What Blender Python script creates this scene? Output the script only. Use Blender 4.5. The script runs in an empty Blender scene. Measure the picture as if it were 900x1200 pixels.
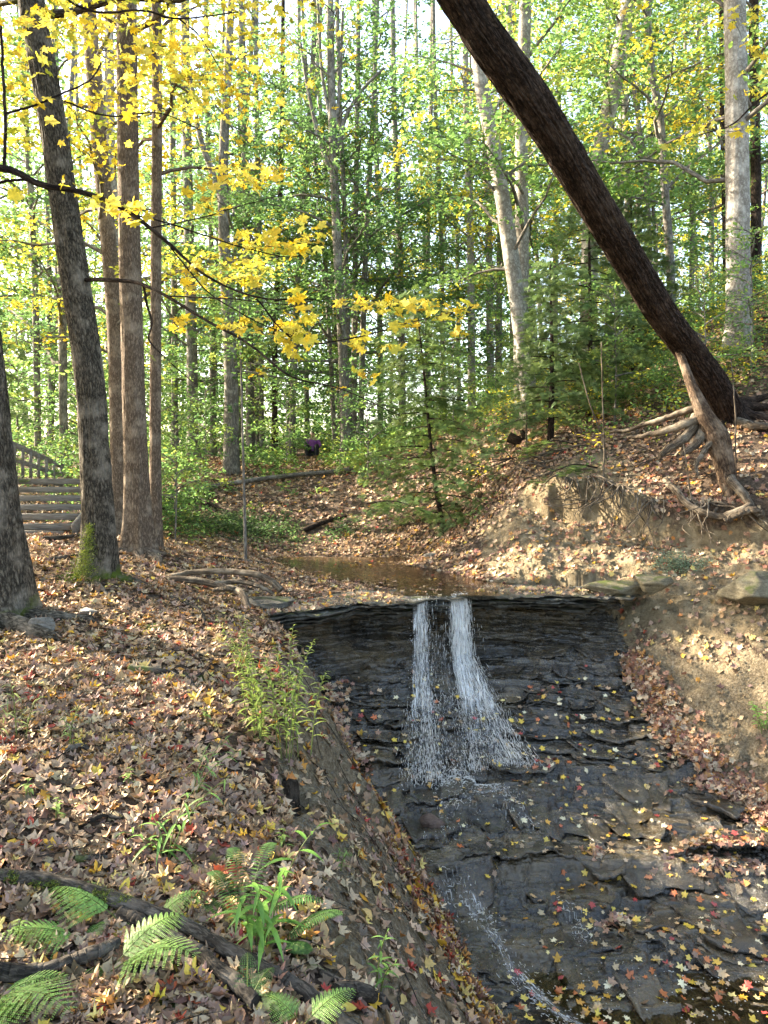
import bpy, math, random
import numpy as np
R = math.radians
SC = bpy.context.scene
rng = np.random.default_rng(7)
random.seed(7)

# ------------------------------------------------------------------ camera, sky, sun, exposure
F = 900.0; CX = 450.0; HY = 555.0           # focal length in photo pixels, centre column, horizon row
cam_d = bpy.data.cameras.new('camera'); cam = bpy.data.objects.new('camera', cam_d)
SC.collection.objects.link(cam); SC.camera = cam
cam.location = (0, 0, 0); cam.rotation_euler = (R(90), 0, 0)
cam_d.sensor_fit = 'HORIZONTAL'; cam_d.sensor_width = 36; cam_d.lens = 36.0
cam_d.shift_y = -(600 - HY) / 900.0; cam_d.clip_start = 0.05; cam_d.clip_end = 2000
SUN = np.array((-0.80, 0.34, 0.46)); SUN /= np.linalg.norm(SUN)
W = bpy.data.worlds.new('World'); SC.world = W; W.use_nodes = True
nt = W.node_tree; bg = nt.nodes['Background']; sky = nt.nodes.new('ShaderNodeTexSky')
sky.sky_type = 'NISHITA'; sky.sun_disc = False
sky.sun_elevation = math.asin(SUN[2]); sky.sun_rotation = math.atan2(SUN[0], SUN[1])
sky.air_density = 1.0; sky.dust_density = 2.5; sky.ozone_density = 1.0
nt.links.new(sky.outputs[0], bg.inputs[0]); bg.inputs[1].default_value = 0.15
sun_d = bpy.data.lights.new('sun', 'SUN'); sun = bpy.data.objects.new('sun', sun_d); SC.collection.objects.link(sun)
sun_d.energy = 5.0; sun_d.angle = R(0.5); sun_d.color = (1.0, 0.93, 0.80)
from mathutils import Vector, Matrix
sun.rotation_euler = Vector(SUN).to_track_quat('Z', 'Y').to_euler(); sun.location = (-8, 6, 12)
SC.view_settings.view_transform = 'Standard'; SC.view_settings.look = 'None'
SC.view_settings.exposure = 2.75
SC.view_settings.use_white_balance = True; SC.view_settings.white_balance_temperature = 7400; SC.view_settings.gamma = 1.0
cy = SC.cycles
cy.max_bounces = 6; cy.diffuse_bounces = 4; cy.glossy_bounces = 2; cy.transmission_bounces = 4; cy.transparent_max_bounces = 8
cy.caustics_reflective = False; cy.caustics_refractive = False
cy.use_denoising = True; cy.sample_clamp_indirect = 6.0

# ------------------------------------------------------------------ numpy helpers
def P(px, py, d): return np.array(((px - CX) / F * d, d, (HY - py) / F * d))
def _hash(ix, iy, iz, s):
    h = (ix.astype(np.int64) * 374761393 + iy.astype(np.int64) * 668265263 + iz.astype(np.int64) * 1274126177 + s * 974711) & 0xffffffff
    h = ((h ^ (h >> 13)) * 1274126177) & 0xffffffff
    h = (h ^ (h >> 16)) & 0xffffffff
    return h.astype(np.float64) / 4294967295.0
def noise(x, y, z=0.0, s=0):
    x, y, z = np.broadcast_arrays(np.asarray(x, float), np.asarray(y, float), np.asarray(z, float))
    fx, fy, fz = np.floor(x), np.floor(y), np.floor(z)
    tx, ty, tz = x - fx, y - fy, z - fz
    tx = tx * tx * (3 - 2 * tx); ty = ty * ty * (3 - 2 * ty); tz = tz * tz * (3 - 2 * tz)
    r = 0
    for a in (0, 1):
        wx = tx if a else 1 - tx
        for b in (0, 1):
            wy = ty if b else 1 - ty
            for c in (0, 1):
                wz = tz if c else 1 - tz
                r = r + wx * wy * wz * _hash(fx + a, fy + b, fz + c, s)
    return r * 2 - 1
def fbm(x, y, z=0.0, s=0, o=4, g=0.5):
    r = 0; a = 1; f = 1; n = 0
    for k in range(o):
        r = r + a * noise(x * f, y * f, np.asarray(z) * f, s + k * 17); n += a; a *= g; f *= 2.03
    return r / n
def cells(x, y, s=0):
    """voronoi cells: random value, second random value and distance to the border"""
    fx, fy = np.floor(x), np.floor(y); d1 = np.full(x.shape, 9.); d2 = np.full(x.shape, 9.); h1 = np.zeros(x.shape); h2 = np.zeros(x.shape)
    for a in (-1, 0, 1):
        for b in (-1, 0, 1):
            cx, cy_ = fx + a, fy + b; px = cx + .1 + .8 * _hash(cx, cy_, cx * 0, s); py = cy_ + .1 + .8 * _hash(cx, cy_, cx * 0 + 1, s)
            d = np.hypot(px - x, py - y); near = d < d1
            d2 = np.where(near, d1, np.minimum(d2, d)); h1 = np.where(near, _hash(cx, cy_, cx * 0 + 2, s), h1); h2 = np.where(near, _hash(cx, cy_, cx * 0 + 3, s), h2); d1 = np.minimum(d, d1)
    return h1, h2, d2 - d1
def sst(a, b, x):
    t = np.clip((x - a) / (b - a), 0, 1); return t * t * (3 - 2 * t)
def unit(v): return v / np.maximum(np.linalg.norm(v, axis=-1, keepdims=True), 1e-9)

# ------------------------------------------------------------------ scene-tree helpers
def put(o, parent=None):
    SC.collection.objects.link(o)
    if parent is not None: o.parent = parent
    return o
def mesh(name, V, Fs, mat, parent=None, col=None, bc=None, smooth=True, extra=None):
    """Fs: list of index arrays (n,3) or (n,4).  V in world space; stored relative to the parent's place."""
    V = np.asarray(V, float)
    if parent is not None: V = V - np.array(parent.location)
    me = bpy.data.meshes.new(name)
    Fs = [np.asarray(f, np.int32) for f in (Fs if isinstance(Fs, list) else [Fs]) if len(f)]
    loops = np.concatenate([f.ravel() for f in Fs]); tot = np.concatenate([np.full(len(f), f.shape[1]) for f in Fs])
    start = np.concatenate(([0], np.cumsum(tot)[:-1]))
    me.vertices.add(len(V)); me.vertices.foreach_set('co', V.astype(np.float32).ravel())
    me.loops.add(len(loops)); me.loops.foreach_set('vertex_index', loops)
    me.polygons.add(len(tot)); me.polygons.foreach_set('loop_start', start.astype(np.int32)); me.polygons.foreach_set('loop_total', tot.astype(np.int32))
    if smooth: me.polygons.foreach_set('use_smooth', np.ones(len(tot), bool))
    me.update(calc_edges=True)
    if col is not None:
        a = me.attributes.new('Col', 'FLOAT_COLOR', 'POINT')
        c = np.ones((len(V), 4), np.float32); c[:, :3] = col; a.data.foreach_set('color', c.ravel())
    if bc is not None:
        a = me.attributes.new('bc', 'FLOAT_VECTOR', 'POINT'); a.data.foreach_set('vector', np.asarray(bc, np.float32).ravel())
    if extra:
        for k, v in extra.items():
            a = me.attributes.new(k, 'FLOAT', 'POINT'); a.data.foreach_set('value', np.asarray(v, np.float32))
    me.materials.append(mat)
    return put(bpy.data.objects.new(name, me), parent)
def tag(o, label=None, cat=None, group=None, kind=None):
    if label: o['label'] = label
    if cat: o['category'] = cat
    if group: o['group'] = group
    if kind: o['kind'] = kind
    return o
def empty(name, loc, label, cat, group=None):
    o = bpy.data.objects.new(name, None); o.location = tuple(float(c) for c in loc); o.empty_display_size = 0.2
    put(o); return tag(o, label, cat, group)
class Geo:
    """collects pieces for ONE mesh"""
    def __init__(s): s.V = []; s.F3 = []; s.F4 = []; s.C = []; s.B = []; s.n = 0
    def add(s, V, Fa, col=None, bc=None):
        Fa = np.asarray(Fa)
        if len(Fa) == 0: return
        (s.F3 if Fa.shape[1] == 3 else s.F4).append(Fa + s.n)
        s.V.append(V); s.n += len(V)
        s.C.append(np.broadcast_to(np.asarray(col if col is not None else (.5, .5, .5), float), (len(V), 3)))
        s.B.append(bc if bc is not None else np.asarray(V))
    def build(s, name, mat, parent=None, smooth=True):
        Fs = []
        if s.F3: Fs.append(np.concatenate(s.F3))
        if s.F4: Fs.append(np.concatenate(s.F4))
        return mesh(name, np.concatenate(s.V), Fs, mat, parent, np.concatenate(s.C), np.concatenate(s.B), smooth)
    def rel(s, off):
        s.V = [v + np.asarray(off) for v in s.V]; return s

def smooth_path(pts, n):
    """Catmull-Rom resample of (k,m) control points to n samples"""
    p = np.asarray(pts, float)
    if len(p) == 2: return p[0] + (p[1] - p[0]) * np.linspace(0, 1, n)[:, None]
    q = np.vstack((2 * p[0] - p[1], p, 2 * p[-1] - p[-2]))
    t = np.linspace(0, len(p) - 1 - 1e-9, n); i = t.astype(int); f = (t - i)[:, None]
    a, b, c, d = q[i], q[i + 1], q[i + 2], q[i + 3]
    return 0.5 * ((2 * b) + (c - a) * f + (2 * a - 5 * b + 4 * c - d) * f * f + (-a + 3 * b - 3 * c + d) * f ** 3)
def tube(path, rad, seg=8, disp=None, cap=True, seed=0):
    """path (n,3), rad (n,) ; disp(theta, L, r)->radius factor ; returns V,F,bc"""
    path = np.asarray(path, float); n = len(path); rad = np.broadcast_to(np.asarray(rad, float), (n,))
    T = unit(np.gradient(path, axis=0)); up = np.array((0.13, 0.97, 0.21)) if abs(T[0][1]) < .9 else np.array((1., 0, .1))
    U = np.zeros_like(T); u = up
    for i in range(n):
        u = u - T[i] * np.dot(u, T[i]); u = u / np.linalg.norm(u); U[i] = u
    Bn = np.cross(T, U)
    L = np.concatenate(([0], np.cumsum(np.linalg.norm(np.diff(path, axis=0), axis=1))))
    th = np.linspace(0, 2 * np.pi, seg, endpoint=False)
    TH, LL = np.meshgrid(th, L); RR = np.repeat(rad[:, None], seg, 1)
    if disp is not None: RR = RR * disp(TH, LL, RR)
    V = path[:, None, :] + RR[..., None] * (np.cos(TH)[..., None] * U[:, None, :] + np.sin(TH)[..., None] * Bn[:, None, :])
    r0 = np.repeat(rad[:, None], seg, 1)
    bc = np.stack((np.cos(TH) * r0 + seed * 3.1, np.sin(TH) * r0, LL), -1).reshape(-1, 3)
    i = np.arange(n - 1)[:, None] * seg; j = np.arange(seg)[None, :]; k = (j + 1) % seg
    Fq = np.stack((i + j, i + k, i + seg + k, i + seg + j), -1).reshape(-1, 4)
    V = V.reshape(-1, 3)
    if cap:
        V = np.vstack((V, path[0], path[-1])); bc = np.vstack((bc, (0, 0, 0), (0, 0, L[-1])))
        a = len(V) - 2; j = np.arange(seg); k = (j + 1) % seg; e = (n - 1) * seg
        c0 = np.stack((np.full(seg, a), k, j, j), -1); c1 = np.stack((np.full(seg, a + 1), e + j, e + k, e + k), -1)
        # degenerate quads are avoided: return triangles separately
        return V, Fq, bc, np.vstack((c0[:, :3], c1[:, :3]))
    return V, Fq, bc, np.zeros((0, 3), int)
def addtube(g, path, rad, seg=8, disp=None, col=None, seed=0, cap=True):
    V, Fq, bc, Ft = tube(path, rad, seg, disp, cap, seed)
    n0 = g.n; g.add(V, Fq, col, bc)
    if len(Ft): g.F3.append(Ft + n0)
def scatter(g, tv, tf, pos, nrm, scale, col, spin=None, fwd=None, tint=None):
    """copies of a template (tv,tf) at pos, its z along nrm"""
    n = len(pos); nrm = unit(np.asarray(nrm, float))
    if fwd is None:
        a = rng.normal(size=(n, 3))
    else: a = np.asarray(fwd, float)
    x = unit(a - nrm * np.sum(a * nrm, 1, keepdims=True)); y = np.cross(nrm, x)
    tv = np.asarray(tv, float)
    if tv.ndim == 2: tv = np.broadcast_to(tv, (n,) + tv.shape)
    s = np.broadcast_to(np.asarray(scale, float), (n,))[:, None, None]
    V = (tv[..., 0:1] * x[:, None] + tv[..., 1:2] * y[:, None] + tv[..., 2:3] * nrm[:, None]) * s + np.asarray(pos)[:, None]
    k = tv.shape[1]; Fa = (np.asarray(tf)[None] + (np.arange(n) * k)[:, None, None]).reshape(-1, np.asarray(tf).shape[1])
    C = np.repeat(np.asarray(col, float), k, 0) if np.ndim(col) == 2 else col
    g.add(V.reshape(-1, 3), Fa, C)

# ------------------------------------------------------------------ materials
def mat(name):
    m = bpy.data.materials.new(name); m.use_nodes = True
    n = m.node_tree; n.nodes.clear(); o = n.nodes.new('ShaderNodeOutputMaterial'); return m, n, o
def N(n, t, **kw):
    x = n.nodes.new(t)
    for k, v in kw.items():
        if k.startswith('_'): setattr(x, k[1:], v)
        else: x.inputs[k.replace('__', ' ')].default_value = v
    return x
def ramp(n, src, stops, interp='LINEAR'):
    r = n.nodes.new('ShaderNodeValToRGB'); r.color_ramp.interpolation = interp
    e = r.color_ramp.elements
    while len(e) < len(stops): e.new(0.5)
    for i, (p, c) in enumerate(stops):
        e[i].position = p; e[i].color = (c[0], c[1], c[2], 1) if len(c) == 3 else c
    n.links.new(src, r.inputs[0]); return r
def mixc(n, f, a, b, mode='MIX'):
    x = n.nodes.new('ShaderNodeMix'); x.data_type = 'RGBA'; x.blend_type = mode
    for s, v in ((x.inputs[0], f), (x.inputs[6], a), (x.inputs[7], b)):
        if isinstance(v, bpy.types.NodeSocket): n.links.new(v, s)
        elif isinstance(v, (int, float)): s.default_value = v
        else: s.default_value = (*v, 1) if len(v) == 3 else v
    return x.outputs[2]
def attr(n, name, out='Color'):
    a = n.nodes.new('ShaderNodeAttribute'); a.attribute_name = name; return a.outputs[out]
def tex(n, kind, vec, scale, detail=4, rough=.6, dist=0, out=0, **kw):
    t = n.nodes.new(kind); n.links.new(vec, t.inputs['Vector']); t.inputs['Scale'].default_value = scale
    if 'Detail' in t.inputs: t.inputs['Detail'].default_value = detail
    if 'Roughness' in t.inputs: t.inputs['Roughness'].default_value = rough
    if dist and 'Distortion' in t.inputs: t.inputs['Distortion'].default_value = dist
    for k, v in kw.items(): setattr(t, k, v)
    return t.outputs[out]
def mapping(n, vec, sc):
    m = n.nodes.new('ShaderNodeMapping'); n.links.new(vec, m.inputs[0]); m.inputs['Scale'].default_value = sc; return m.outputs[0]
def bump(n, h, dist=.01, st=1.0, nrm=None):
    b = n.nodes.new('ShaderNodeBump'); b.inputs['Distance'].default_value = dist; b.inputs['Strength'].default_value = st
    n.links.new(h, b.inputs['Height'])
    if nrm is not None: n.links.new(nrm, b.inputs['Normal'])
    return b.outputs[0]
def math_(n, op, a, b=0.0):
    x = n.nodes.new('ShaderNodeMath'); x.operation = op
    for s, v in ((x.inputs[0], a), (x.inputs[1], b)):
        if isinstance(v, bpy.types.NodeSocket): n.links.new(v, s)
        else: s.default_value = v
    return x.outputs[0]

def leaf_mat(name, trans=.45, rough=.5, spec=.3, val=1.0, vary=.25, tsat=1.0):
    m, n, o = mat(name)
    c = attr(n, 'Col'); oi = n.nodes.new('ShaderNodeObjectInfo')
    hv = n.nodes.new('ShaderNodeHueSaturation'); n.links.new(c, hv.inputs['Color'])
    mr = N(n, 'ShaderNodeMapRange', To__Min=val * (1 - vary), To__Max=val * (1 + vary)); n.links.new(oi.outputs['Random'], mr.inputs['Value'])
    n.links.new(mr.outputs[0], hv.inputs['Value'])
    geo = n.nodes.new('ShaderNodeNewGeometry')
    nz = tex(n, 'ShaderNodeTexNoise', geo.outputs['Position'], 60, 2)
    c2 = mixc(n, .35, hv.outputs[0], ramp(n, nz, [(.3, (.45, .45, .45)), (.7, (1.25, 1.2, 1.1))]).outputs[0], 'MULTIPLY')
    p = N(n, 'ShaderNodeBsdfPrincipled', Roughness=rough); p.inputs['Specular IOR Level'].default_value = spec
    n.links.new(c2, p.inputs['Base Color'])
    t = n.nodes.new('ShaderNodeBsdfTranslucent')
    hs = n.nodes.new('ShaderNodeHueSaturation'); hs.inputs['Saturation'].default_value = tsat; hs.inputs['Value'].default_value = 1.3
    n.links.new(c2, hs.inputs['Color']); n.links.new(hs.outputs[0], t.inputs['Color'])
    ms = n.nodes.new('ShaderNodeMixShader'); ms.inputs[0].default_value = trans
    n.links.new(p.outputs[0], ms.inputs[1]); n.links.new(t.outputs[0], ms.inputs[2]); n.links.new(ms.outputs[0], o.inputs[0])
    return m
def bark_mat(name, dark, mid, light, scale=1.0, depth=.02, moss=0.0, mossz=(.0, .6), stretch=.28, lich=.35):
    m, n, o = mat(name)
    b = attr(n, 'bc', 'Vector'); v = mapping(n, b, (1, 1, stretch))
    n1 = tex(n, 'ShaderNodeTexNoise', v, 36 * scale, 8, .72, .8)
    n2 = tex(n, 'ShaderNodeTexVoronoi', mixc(n, .035, v, tex(n, 'ShaderNodeTexNoise', v, 30, 4, .6, out=1), 'ADD'), 22 * scale, out=0, feature='DISTANCE_TO_EDGE')
    n3 = tex(n, 'ShaderNodeTexNoise', b, 3.5, 5, .6)
    h = math_(n, 'ADD', n1, math_(n, 'MINIMUM', math_(n, 'MULTIPLY', n2, 2.2), .6))
    c = ramp(n, math_(n, 'MULTIPLY', h, .7), [(.38, dark), (.56, mid), (.78, light)]).outputs[0]
    c = mixc(n, math_(n, 'MULTIPLY', ramp(n, n3, [(.5, (0, 0, 0)), (.68, (1, 1, 1))]).outputs[0], lich), c, tuple(min(1, x * 1.25 + .05) for x in light))
    if moss > 0:
        sep = n.nodes.new('ShaderNodeSeparateXYZ'); n.links.new(b, sep.inputs[0])
        mr = N(n, 'ShaderNodeMapRange', From__Min=mossz[1], From__Max=mossz[0]); n.links.new(sep.outputs[2], mr.inputs['Value'])
        mk = math_(n, 'MULTIPLY', mr.outputs[0], moss)
        mk = math_(n, 'ADD', mk, math_(n, 'SUBTRACT', tex(n, 'ShaderNodeTexNoise', b, 5, 5), .75))
        mk = ramp(n, mk, [(.2, (0, 0, 0)), (.4, (1, 1, 1))]).outputs[0]
        c = mixc(n, mk, c, mixc(n, tex(n, 'ShaderNodeTexNoise', b, 60, 3), (.03, .05, .01), (.16, .2, .03)))
    p = N(n, 'ShaderNodeBsdfPrincipled', Roughness=.9); p.inputs['Specular IOR Level'].default_value = .15
    n.links.new(c, p.inputs['Base Color']); n.links.new(bump(n, h, depth, 1.0), p.inputs['Normal']); n.links.new(p.outputs[0], o.inputs[0])
    return m

M_leaf = leaf_mat('broad leaves', .58, .45, .35, 1.12, .15)
M_yel = leaf_mat('yellow leaves', .5, .5, .25, 1.0, .06)
M_hem = leaf_mat('hemlock needles', .3, .55, .25, 1.0, .2)
M_litter = leaf_mat('dry fallen leaves', .12, .6, .25, 1.0, 0)
M_wetleaf = leaf_mat('damp fallen leaves', .05, .4, .5, 1.0, 0)
M_herb = leaf_mat('herb leaves', .35, .45, .35, 1.0, .12)
B_grey = bark_mat('furrowed grey bark', (.035, .03, .023), (.21, .18, .14), (.46, .40, .32), 1.7, .035, .9, (.0, .75))
B_brown = bark_mat('brown ridged bark', (.085, .062, .045), (.27, .205, .15), (.42, .34, .25), 1.8, .02, .45, (0, .5))
B_dark = bark_mat('dark rough bark', (.014, .009, .007), (.085, .057, .043), (.27, .19, .14), 1.3, .05, 0, lich=.12)
B_pale = bark_mat('pale smooth bark', (.16, .14, .12), (.36, .34, .30), (.5, .48, .44), .6, .006, 0, stretch=.7)
B_mid = bark_mat('woodland bark', (.09, .08, .07), (.26, .235, .20), (.42, .39, .34), .9, .012, 0)
B_root = bark_mat('weathered roots', (.05, .038, .028), (.19, .15, .11), (.38, .32, .24), 1.4, .008, 0, stretch=.1)
B_log = bark_mat('fallen branch bark', (.02, .017, .014), (.11, .09, .07), (.22, .19, .155), 1.4, .01, 0)

# ------------------------------------------------------------------ terrain heights
TP = [P(*a) for a in [
    (0, 1200, 3.0), (200, 1200, 3.1), (400, 1200, 3.25), (0, 1000, 3.95), (200, 1000, 4.15), (330, 1000, 4.4),
    (0, 800, 5.75), (150, 800, 6.0), (300, 830, 5.9), (0, 720, 7.4), (115, 675, 8.8), (250, 720, 7.9), (290, 722, 8.3),
    (20, 625, 13.5), (160, 645, 10.4), (250, 662, 10.8), (230, 692, 9.3), (300, 702, 9.9), (-300, 1000, 3.9), (-300, 720, 7), (-400, 640, 12), (-400, 600, 20),
    (200, 632, 14.5), (310, 648, 15.0), (450, 643, 15.2), (520, 640, 14.4), (200, 600, 17.5), (300, 596, 18), (400, 596, 17.8),
    (230, 543, 24), (300, 543, 24), (400, 540, 24), (480, 585, 17.5), (450, 520, 28), (300, 530, 32), (300, 522, 48),
    (560, 600, 13.8), (560, 540, 16.5), (600, 480, 19), (560, 475, 26), (500, 503, 27), (640, 688, 10.9), (650, 640, 11.5), (590, 622, 12.6),
    (640, 570, 12.8), (700, 600, 11.8), (700, 563, 12.5), (740, 692, 10.5), (760, 640, 10.8), (780, 602, 11.4), (800, 560, 12), (850, 528, 12),
    (845, 480, 13), (900, 590, 10.8), (900, 650, 9.9), (840, 700, 9.6), (900, 720, 8.9), (800, 740, 9.3), (850, 790, 8.5), (900, 850, 7.8),
    (700, 480, 16), (760, 430, 18), (800, 385, 20.5), (865, 363, 16.5), (865, 420, 14.6), (900, 480, 12.7), (640, 452, 24), (720, 395, 23), (640,520,14.5), (760,500,13.8)]]
TP += [np.array(a, float) for a in [(0, 0, -1.62), (-3, 0, -1.6), (-7, 0, -1.5), (0, -6, -1.6), (3.5, 0, -1.7), (-6, -8, -1.5), (-1, 1.8, -1.85),
    (0, 11.6, -1.66), (1, 12, -1.68), (-1, 12.6, -1.66), (1.6, 11, -1.64), (.3, 10.4, -1.62), (2.6, 10.5, -1.62), (-.6, 9.9, -1.6), (0, 13.6, -1.66), (1.2, 10.6, -1.63),
    (8, 26, 4.4), (14, 22, 5.2), (12, 14, 4), (9, 9.5, 1.6), (7.4, 7, -.2), (7, 4.5, -1.2), (8, 0, -1.2), (11, 4, 1),
    (-20, 30, 1), (-15, 15, -.7), (-25, 60, 2), (0, 70, 3.0), (25, 60, 6), (-60, 60, 4), (60, 60, 10), (0, 130, 5), (-100, 0, 2), (100, 0, 6), (0, -60, -1), (-80, 200, 8), (80, 200, 12)]]
TP = np.array(TP)
def _k(r2): return 0.5 * r2 * np.log(r2 + 1e-9)
_n = len(TP); _A = np.zeros((_n + 3, _n + 3))
_A[:_n, :_n] = _k(((TP[:, None, :2] - TP[None, :, :2]) ** 2).sum(-1)) + np.eye(_n) * .03
_A[:_n, _n] = 1; _A[:_n, _n + 1:] = TP[:, :2]; _A[_n:, :_n] = _A[:_n, _n:].T
_w = np.linalg.solve(_A, np.concatenate((TP[:, 2], np.zeros(3))))
def tps(x, y):
    sh = np.shape(x); x = np.ravel(x); y = np.ravel(y); out = np.empty(len(x))
    for i in range(0, len(x), 40000):
        a, b = x[i:i + 40000], y[i:i + 40000]
        out[i:i + 40000] = _k((a[:, None] - TP[:, 0]) ** 2 + (b[:, None] - TP[:, 1]) ** 2) @ _w[:_n] + _w[_n] + _w[_n + 1] * a + _w[_n + 2] * b
    return out.reshape(sh)
def xl(y): return np.interp(y, [-4, 2, 4, 5, 6.3, 7.2, 7.8, 8.3, 8.8, 9.3, 10.2], [1.7, 1.5, 1.2, .89, .49, .06, -.42, -.92, -1.38, -1.75, -2.0])
def xr(y): return np.interp(y, [-4, 3, 5.5, 7.3, 8.2, 9.5, 10.5], [5.4, 4.9, 4.3, 3.7, 3.35, 3.15, 3.1])
def yl(x):
    return np.interp(x, [-2.2, -1.55, -1.35, -1.0, -.4, .3, .75, 1.3, 2.0, 2.7, 3.2, 4], [7.9, 8.2, 8.7, 9.1, 9.5, 9.75, 10.0, 10.25, 10.2, 10.1, 9.95, 9.9]) + .06 * noise(x * 3.3, 0, 0, 5) + .03 * noise(x * 9, 0, 0, 6)
def prof(t):
    """height of the rock bed, t metres in front of the lip"""
    return np.interp(t, [-.62, -.57, -.48, -.2, .12, .5, 1.0, 1.55, 1.95, 2.0, 2.6, 3.35, 3.42, 4.2, 5.2, 7, 12],
                     [-1.66, -1.8, -2.0, -2.14, -2.30, -2.52, -2.78, -3.02, -3.12, -3.24, -3.32, -3.41, -3.55, -3.64, -3.70, -3.8, -4.0])
def ycrest(x): return np.interp(x, [1.8, 2.3, 2.7, 3.44, 4.03, 4.64, 5.3, 6.5], [13.9, 13.2, 12.8, 12.4, 11.7, 11.1, 10.6, 9.8])
def ground_parts(x, y):
    x = np.asarray(x, float); y = np.asarray(y, float)
    b = tps(x, y)
    yc = ycrest(x) + .18 * noise(x * 2.2, 0, 0, 31) + .08 * noise(x * 6, 0, 0, 32); f = yc - y
    amp = sst(2.0, 2.9, x) * (1 - sst(5.6, 7, x))
    b = b - amp * (.42 * sst(-.04, .12, f) * (1 - sst(.3, 2.2, f)))
    b = b + amp * .10 * sst(.25, 0, np.abs(f + .12))
    clay = amp * sst(-.02, .1, f) * (1 - sst(1.9, 3.2, f - .2 * noise(x * 1.5, y * 1.5, 0, 8)))
    # sandy patch going left of the crest along the pool
    clay = np.maximum(clay, sst(1.35, 1.9, x) * (1 - sst(3.6, 4.4, x)) * sst(10.2, 10.6, y) * (1 - sst(12.3, 13.0, y - .2 * x)) * .9)
    zb = prof(yl(x) - y)
    sl = np.interp(y, [3, 5, 7, 8.2, 9], [1.0, 1.12, 1.5, 3.2, 5.5])
    dl = xl(y) - x; dr = x - xr(y)
    front = y < yl(np.clip(x, -1.55, 3.2)) - -.92
    wl = zb - .05 + sl * dl * (dl > 0); wr = zb - .05 + (.75 + .25 * sst(8, 10, y)) * dr
    wall = np.where(dl > 0, wl, np.where(dr > 0, wr, zb - .35))
    k = .10
    z1 = -k * np.log(np.exp(-np.clip(b + 2, -20, 20) / k) + np.exp(-np.clip(wall + 2, -20, 20) / k)) - 2
    inside = (dl <= 0) & (dr <= 0)
    z = np.where(front, np.where(inside, np.minimum(wall, b), z1), b)
    slopeL = front & (dl > 0) & (wall < b + .12)
    slopeR = (y < 9.9) & (dr > 0) & (dr < 2.4) & (clay < .3)
    return z, clay, slopeL, slopeR, inside & front
def gz(x, y, detail=True):
    z, clay, sL, sR, ins = ground_parts(x, y)
    r = .05 * fbm(x * 1.3, y * 1.3, 0, 41, 3)
    if detail:
        r = r + .028 * fbm(x * 6, y * 6, 0, 42, 3)
        e = fbm(x * 4.5, y * 2.5, z * 2.5, 43, 4)
        r = r + clay * (.11 * e + .045 * fbm(x * 13, y * 8, z * 9, 46, 4) - .07 * np.abs(fbm(x * 3.2, y * 1.0, 0, 44, 3)))
        r = r + (sL | sR) * (.035 * fbm(x * 9, y * 9, z * 4, 45, 4) + .10 * fbm(x * 2.4, y * 2.4, 0, 47, 3) - .03 * np.abs(noise(x * 5, y * 1.6, 0, 48)))
    r = r - .26 * np.exp(-((x + .60) ** 2 / .012 + (y - 5.15) ** 2 / .05))
    fade = np.where((np.asarray(y) > 10) & (np.abs(z + 1.65) < .08), .35, 1)
    return z + r * fade
def gn(x, y):
    e = .04; zx = gz(x + e, y, False) - gz(x - e, y, False); zy = gz(x, y + e, False) - gz(x, y - e, False)
    return unit(np.stack((-zx, -zy, np.full(np.shape(x), 2 * e)), -1))
_D = np.concatenate((np.arange(2.2, 16, .03), np.arange(16, 70, .1)))
def G(px, py, dmin=2.2):
    """the spot on the ground seen at a photo pixel"""
    d = _D[_D >= dmin]; x = (px - CX) / F * d; z = (HY - py) / F * d
    g = gz(x, d); i = np.argmax(g >= z) if np.any(g >= z) else len(d) - 1
    return np.array((x[i], d[i], g[i]))
def GX(x, y): return np.array((x, y, float(gz(np.array([x]), np.array([y]))[0])))

# ------------------------------------------------------------------ ground sheet
ys = np.concatenate((np.linspace(-40, -3, 20), np.linspace(-2.6, 2.4, 26), 2.5 + np.cumsum(np.interp(np.arange(720), [0, 500, 720], [.012, .045, .11]))))
ys = np.concatenate((ys, ys[-1] + np.cumsum(np.geomspace(.15, 14, 70))))
us = np.concatenate((-.62 - np.geomspace(.02, 8, 60)[::-1], np.linspace(-.62, .62, 620), .62 + np.geomspace(.02, 8, 60)))
U_, Y_ = np.meshgrid(us, ys); X_ = U_ * (np.maximum(Y_, -1.0) + 2.5)
z_, clay_, sL_, sR_, ins_ = ground_parts(X_, Y_)
Z_ = gz(X_, Y_)
nr, nc = X_.shape
ii = (np.arange(nr - 1)[:, None] * nc + np.arange(nc - 1)[None]).ravel()
gf = np.stack((ii, ii + 1, ii + nc + 1, ii + nc), -1)
m, n, o = mat('forest soil')
geo = n.nodes.new('ShaderNodeNewGeometry'); pos = geo.outputs['Position']
a_c = attr(n, 'clay', 'Fac'); a_s = attr(n, 'scree', 'Fac'); a_m = attr(n, 'mossy', 'Fac')
lit = tex(n, 'ShaderNodeTexVoronoi', pos, 16, out=1)
litf = ramp(n, tex(n, 'ShaderNodeTexWhiteNoise', lit, 1, out=0) if False else tex(n, 'ShaderNodeTexNoise', pos, 22, 6, .7), [(.3, (.03, .022, .016)), (.5, (.10, .07, .05)), (.7, (.23, .165, .12))]).outputs[0]
clayc = ramp(n, tex(n, 'ShaderNodeTexNoise', pos, 5, 8, .65), [(.3, (.085, .065, .04)), (.5, (.22, .17, .105)), (.7, (.38, .31, .205))]).outputs[0]
scc = ramp(n, tex(n, 'ShaderNodeTexNoise', pos, 34, 6, .75), [(.32, (.08, .058, .036)), (.5, (.20, .155, .10)), (.68, (.36, .30, .21))]).outputs[0]
c = mixc(n, a_s, litf, scc)
nm = tex(n, 'ShaderNodeTexNoise', pos, 2.5, 5, .7)
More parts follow.
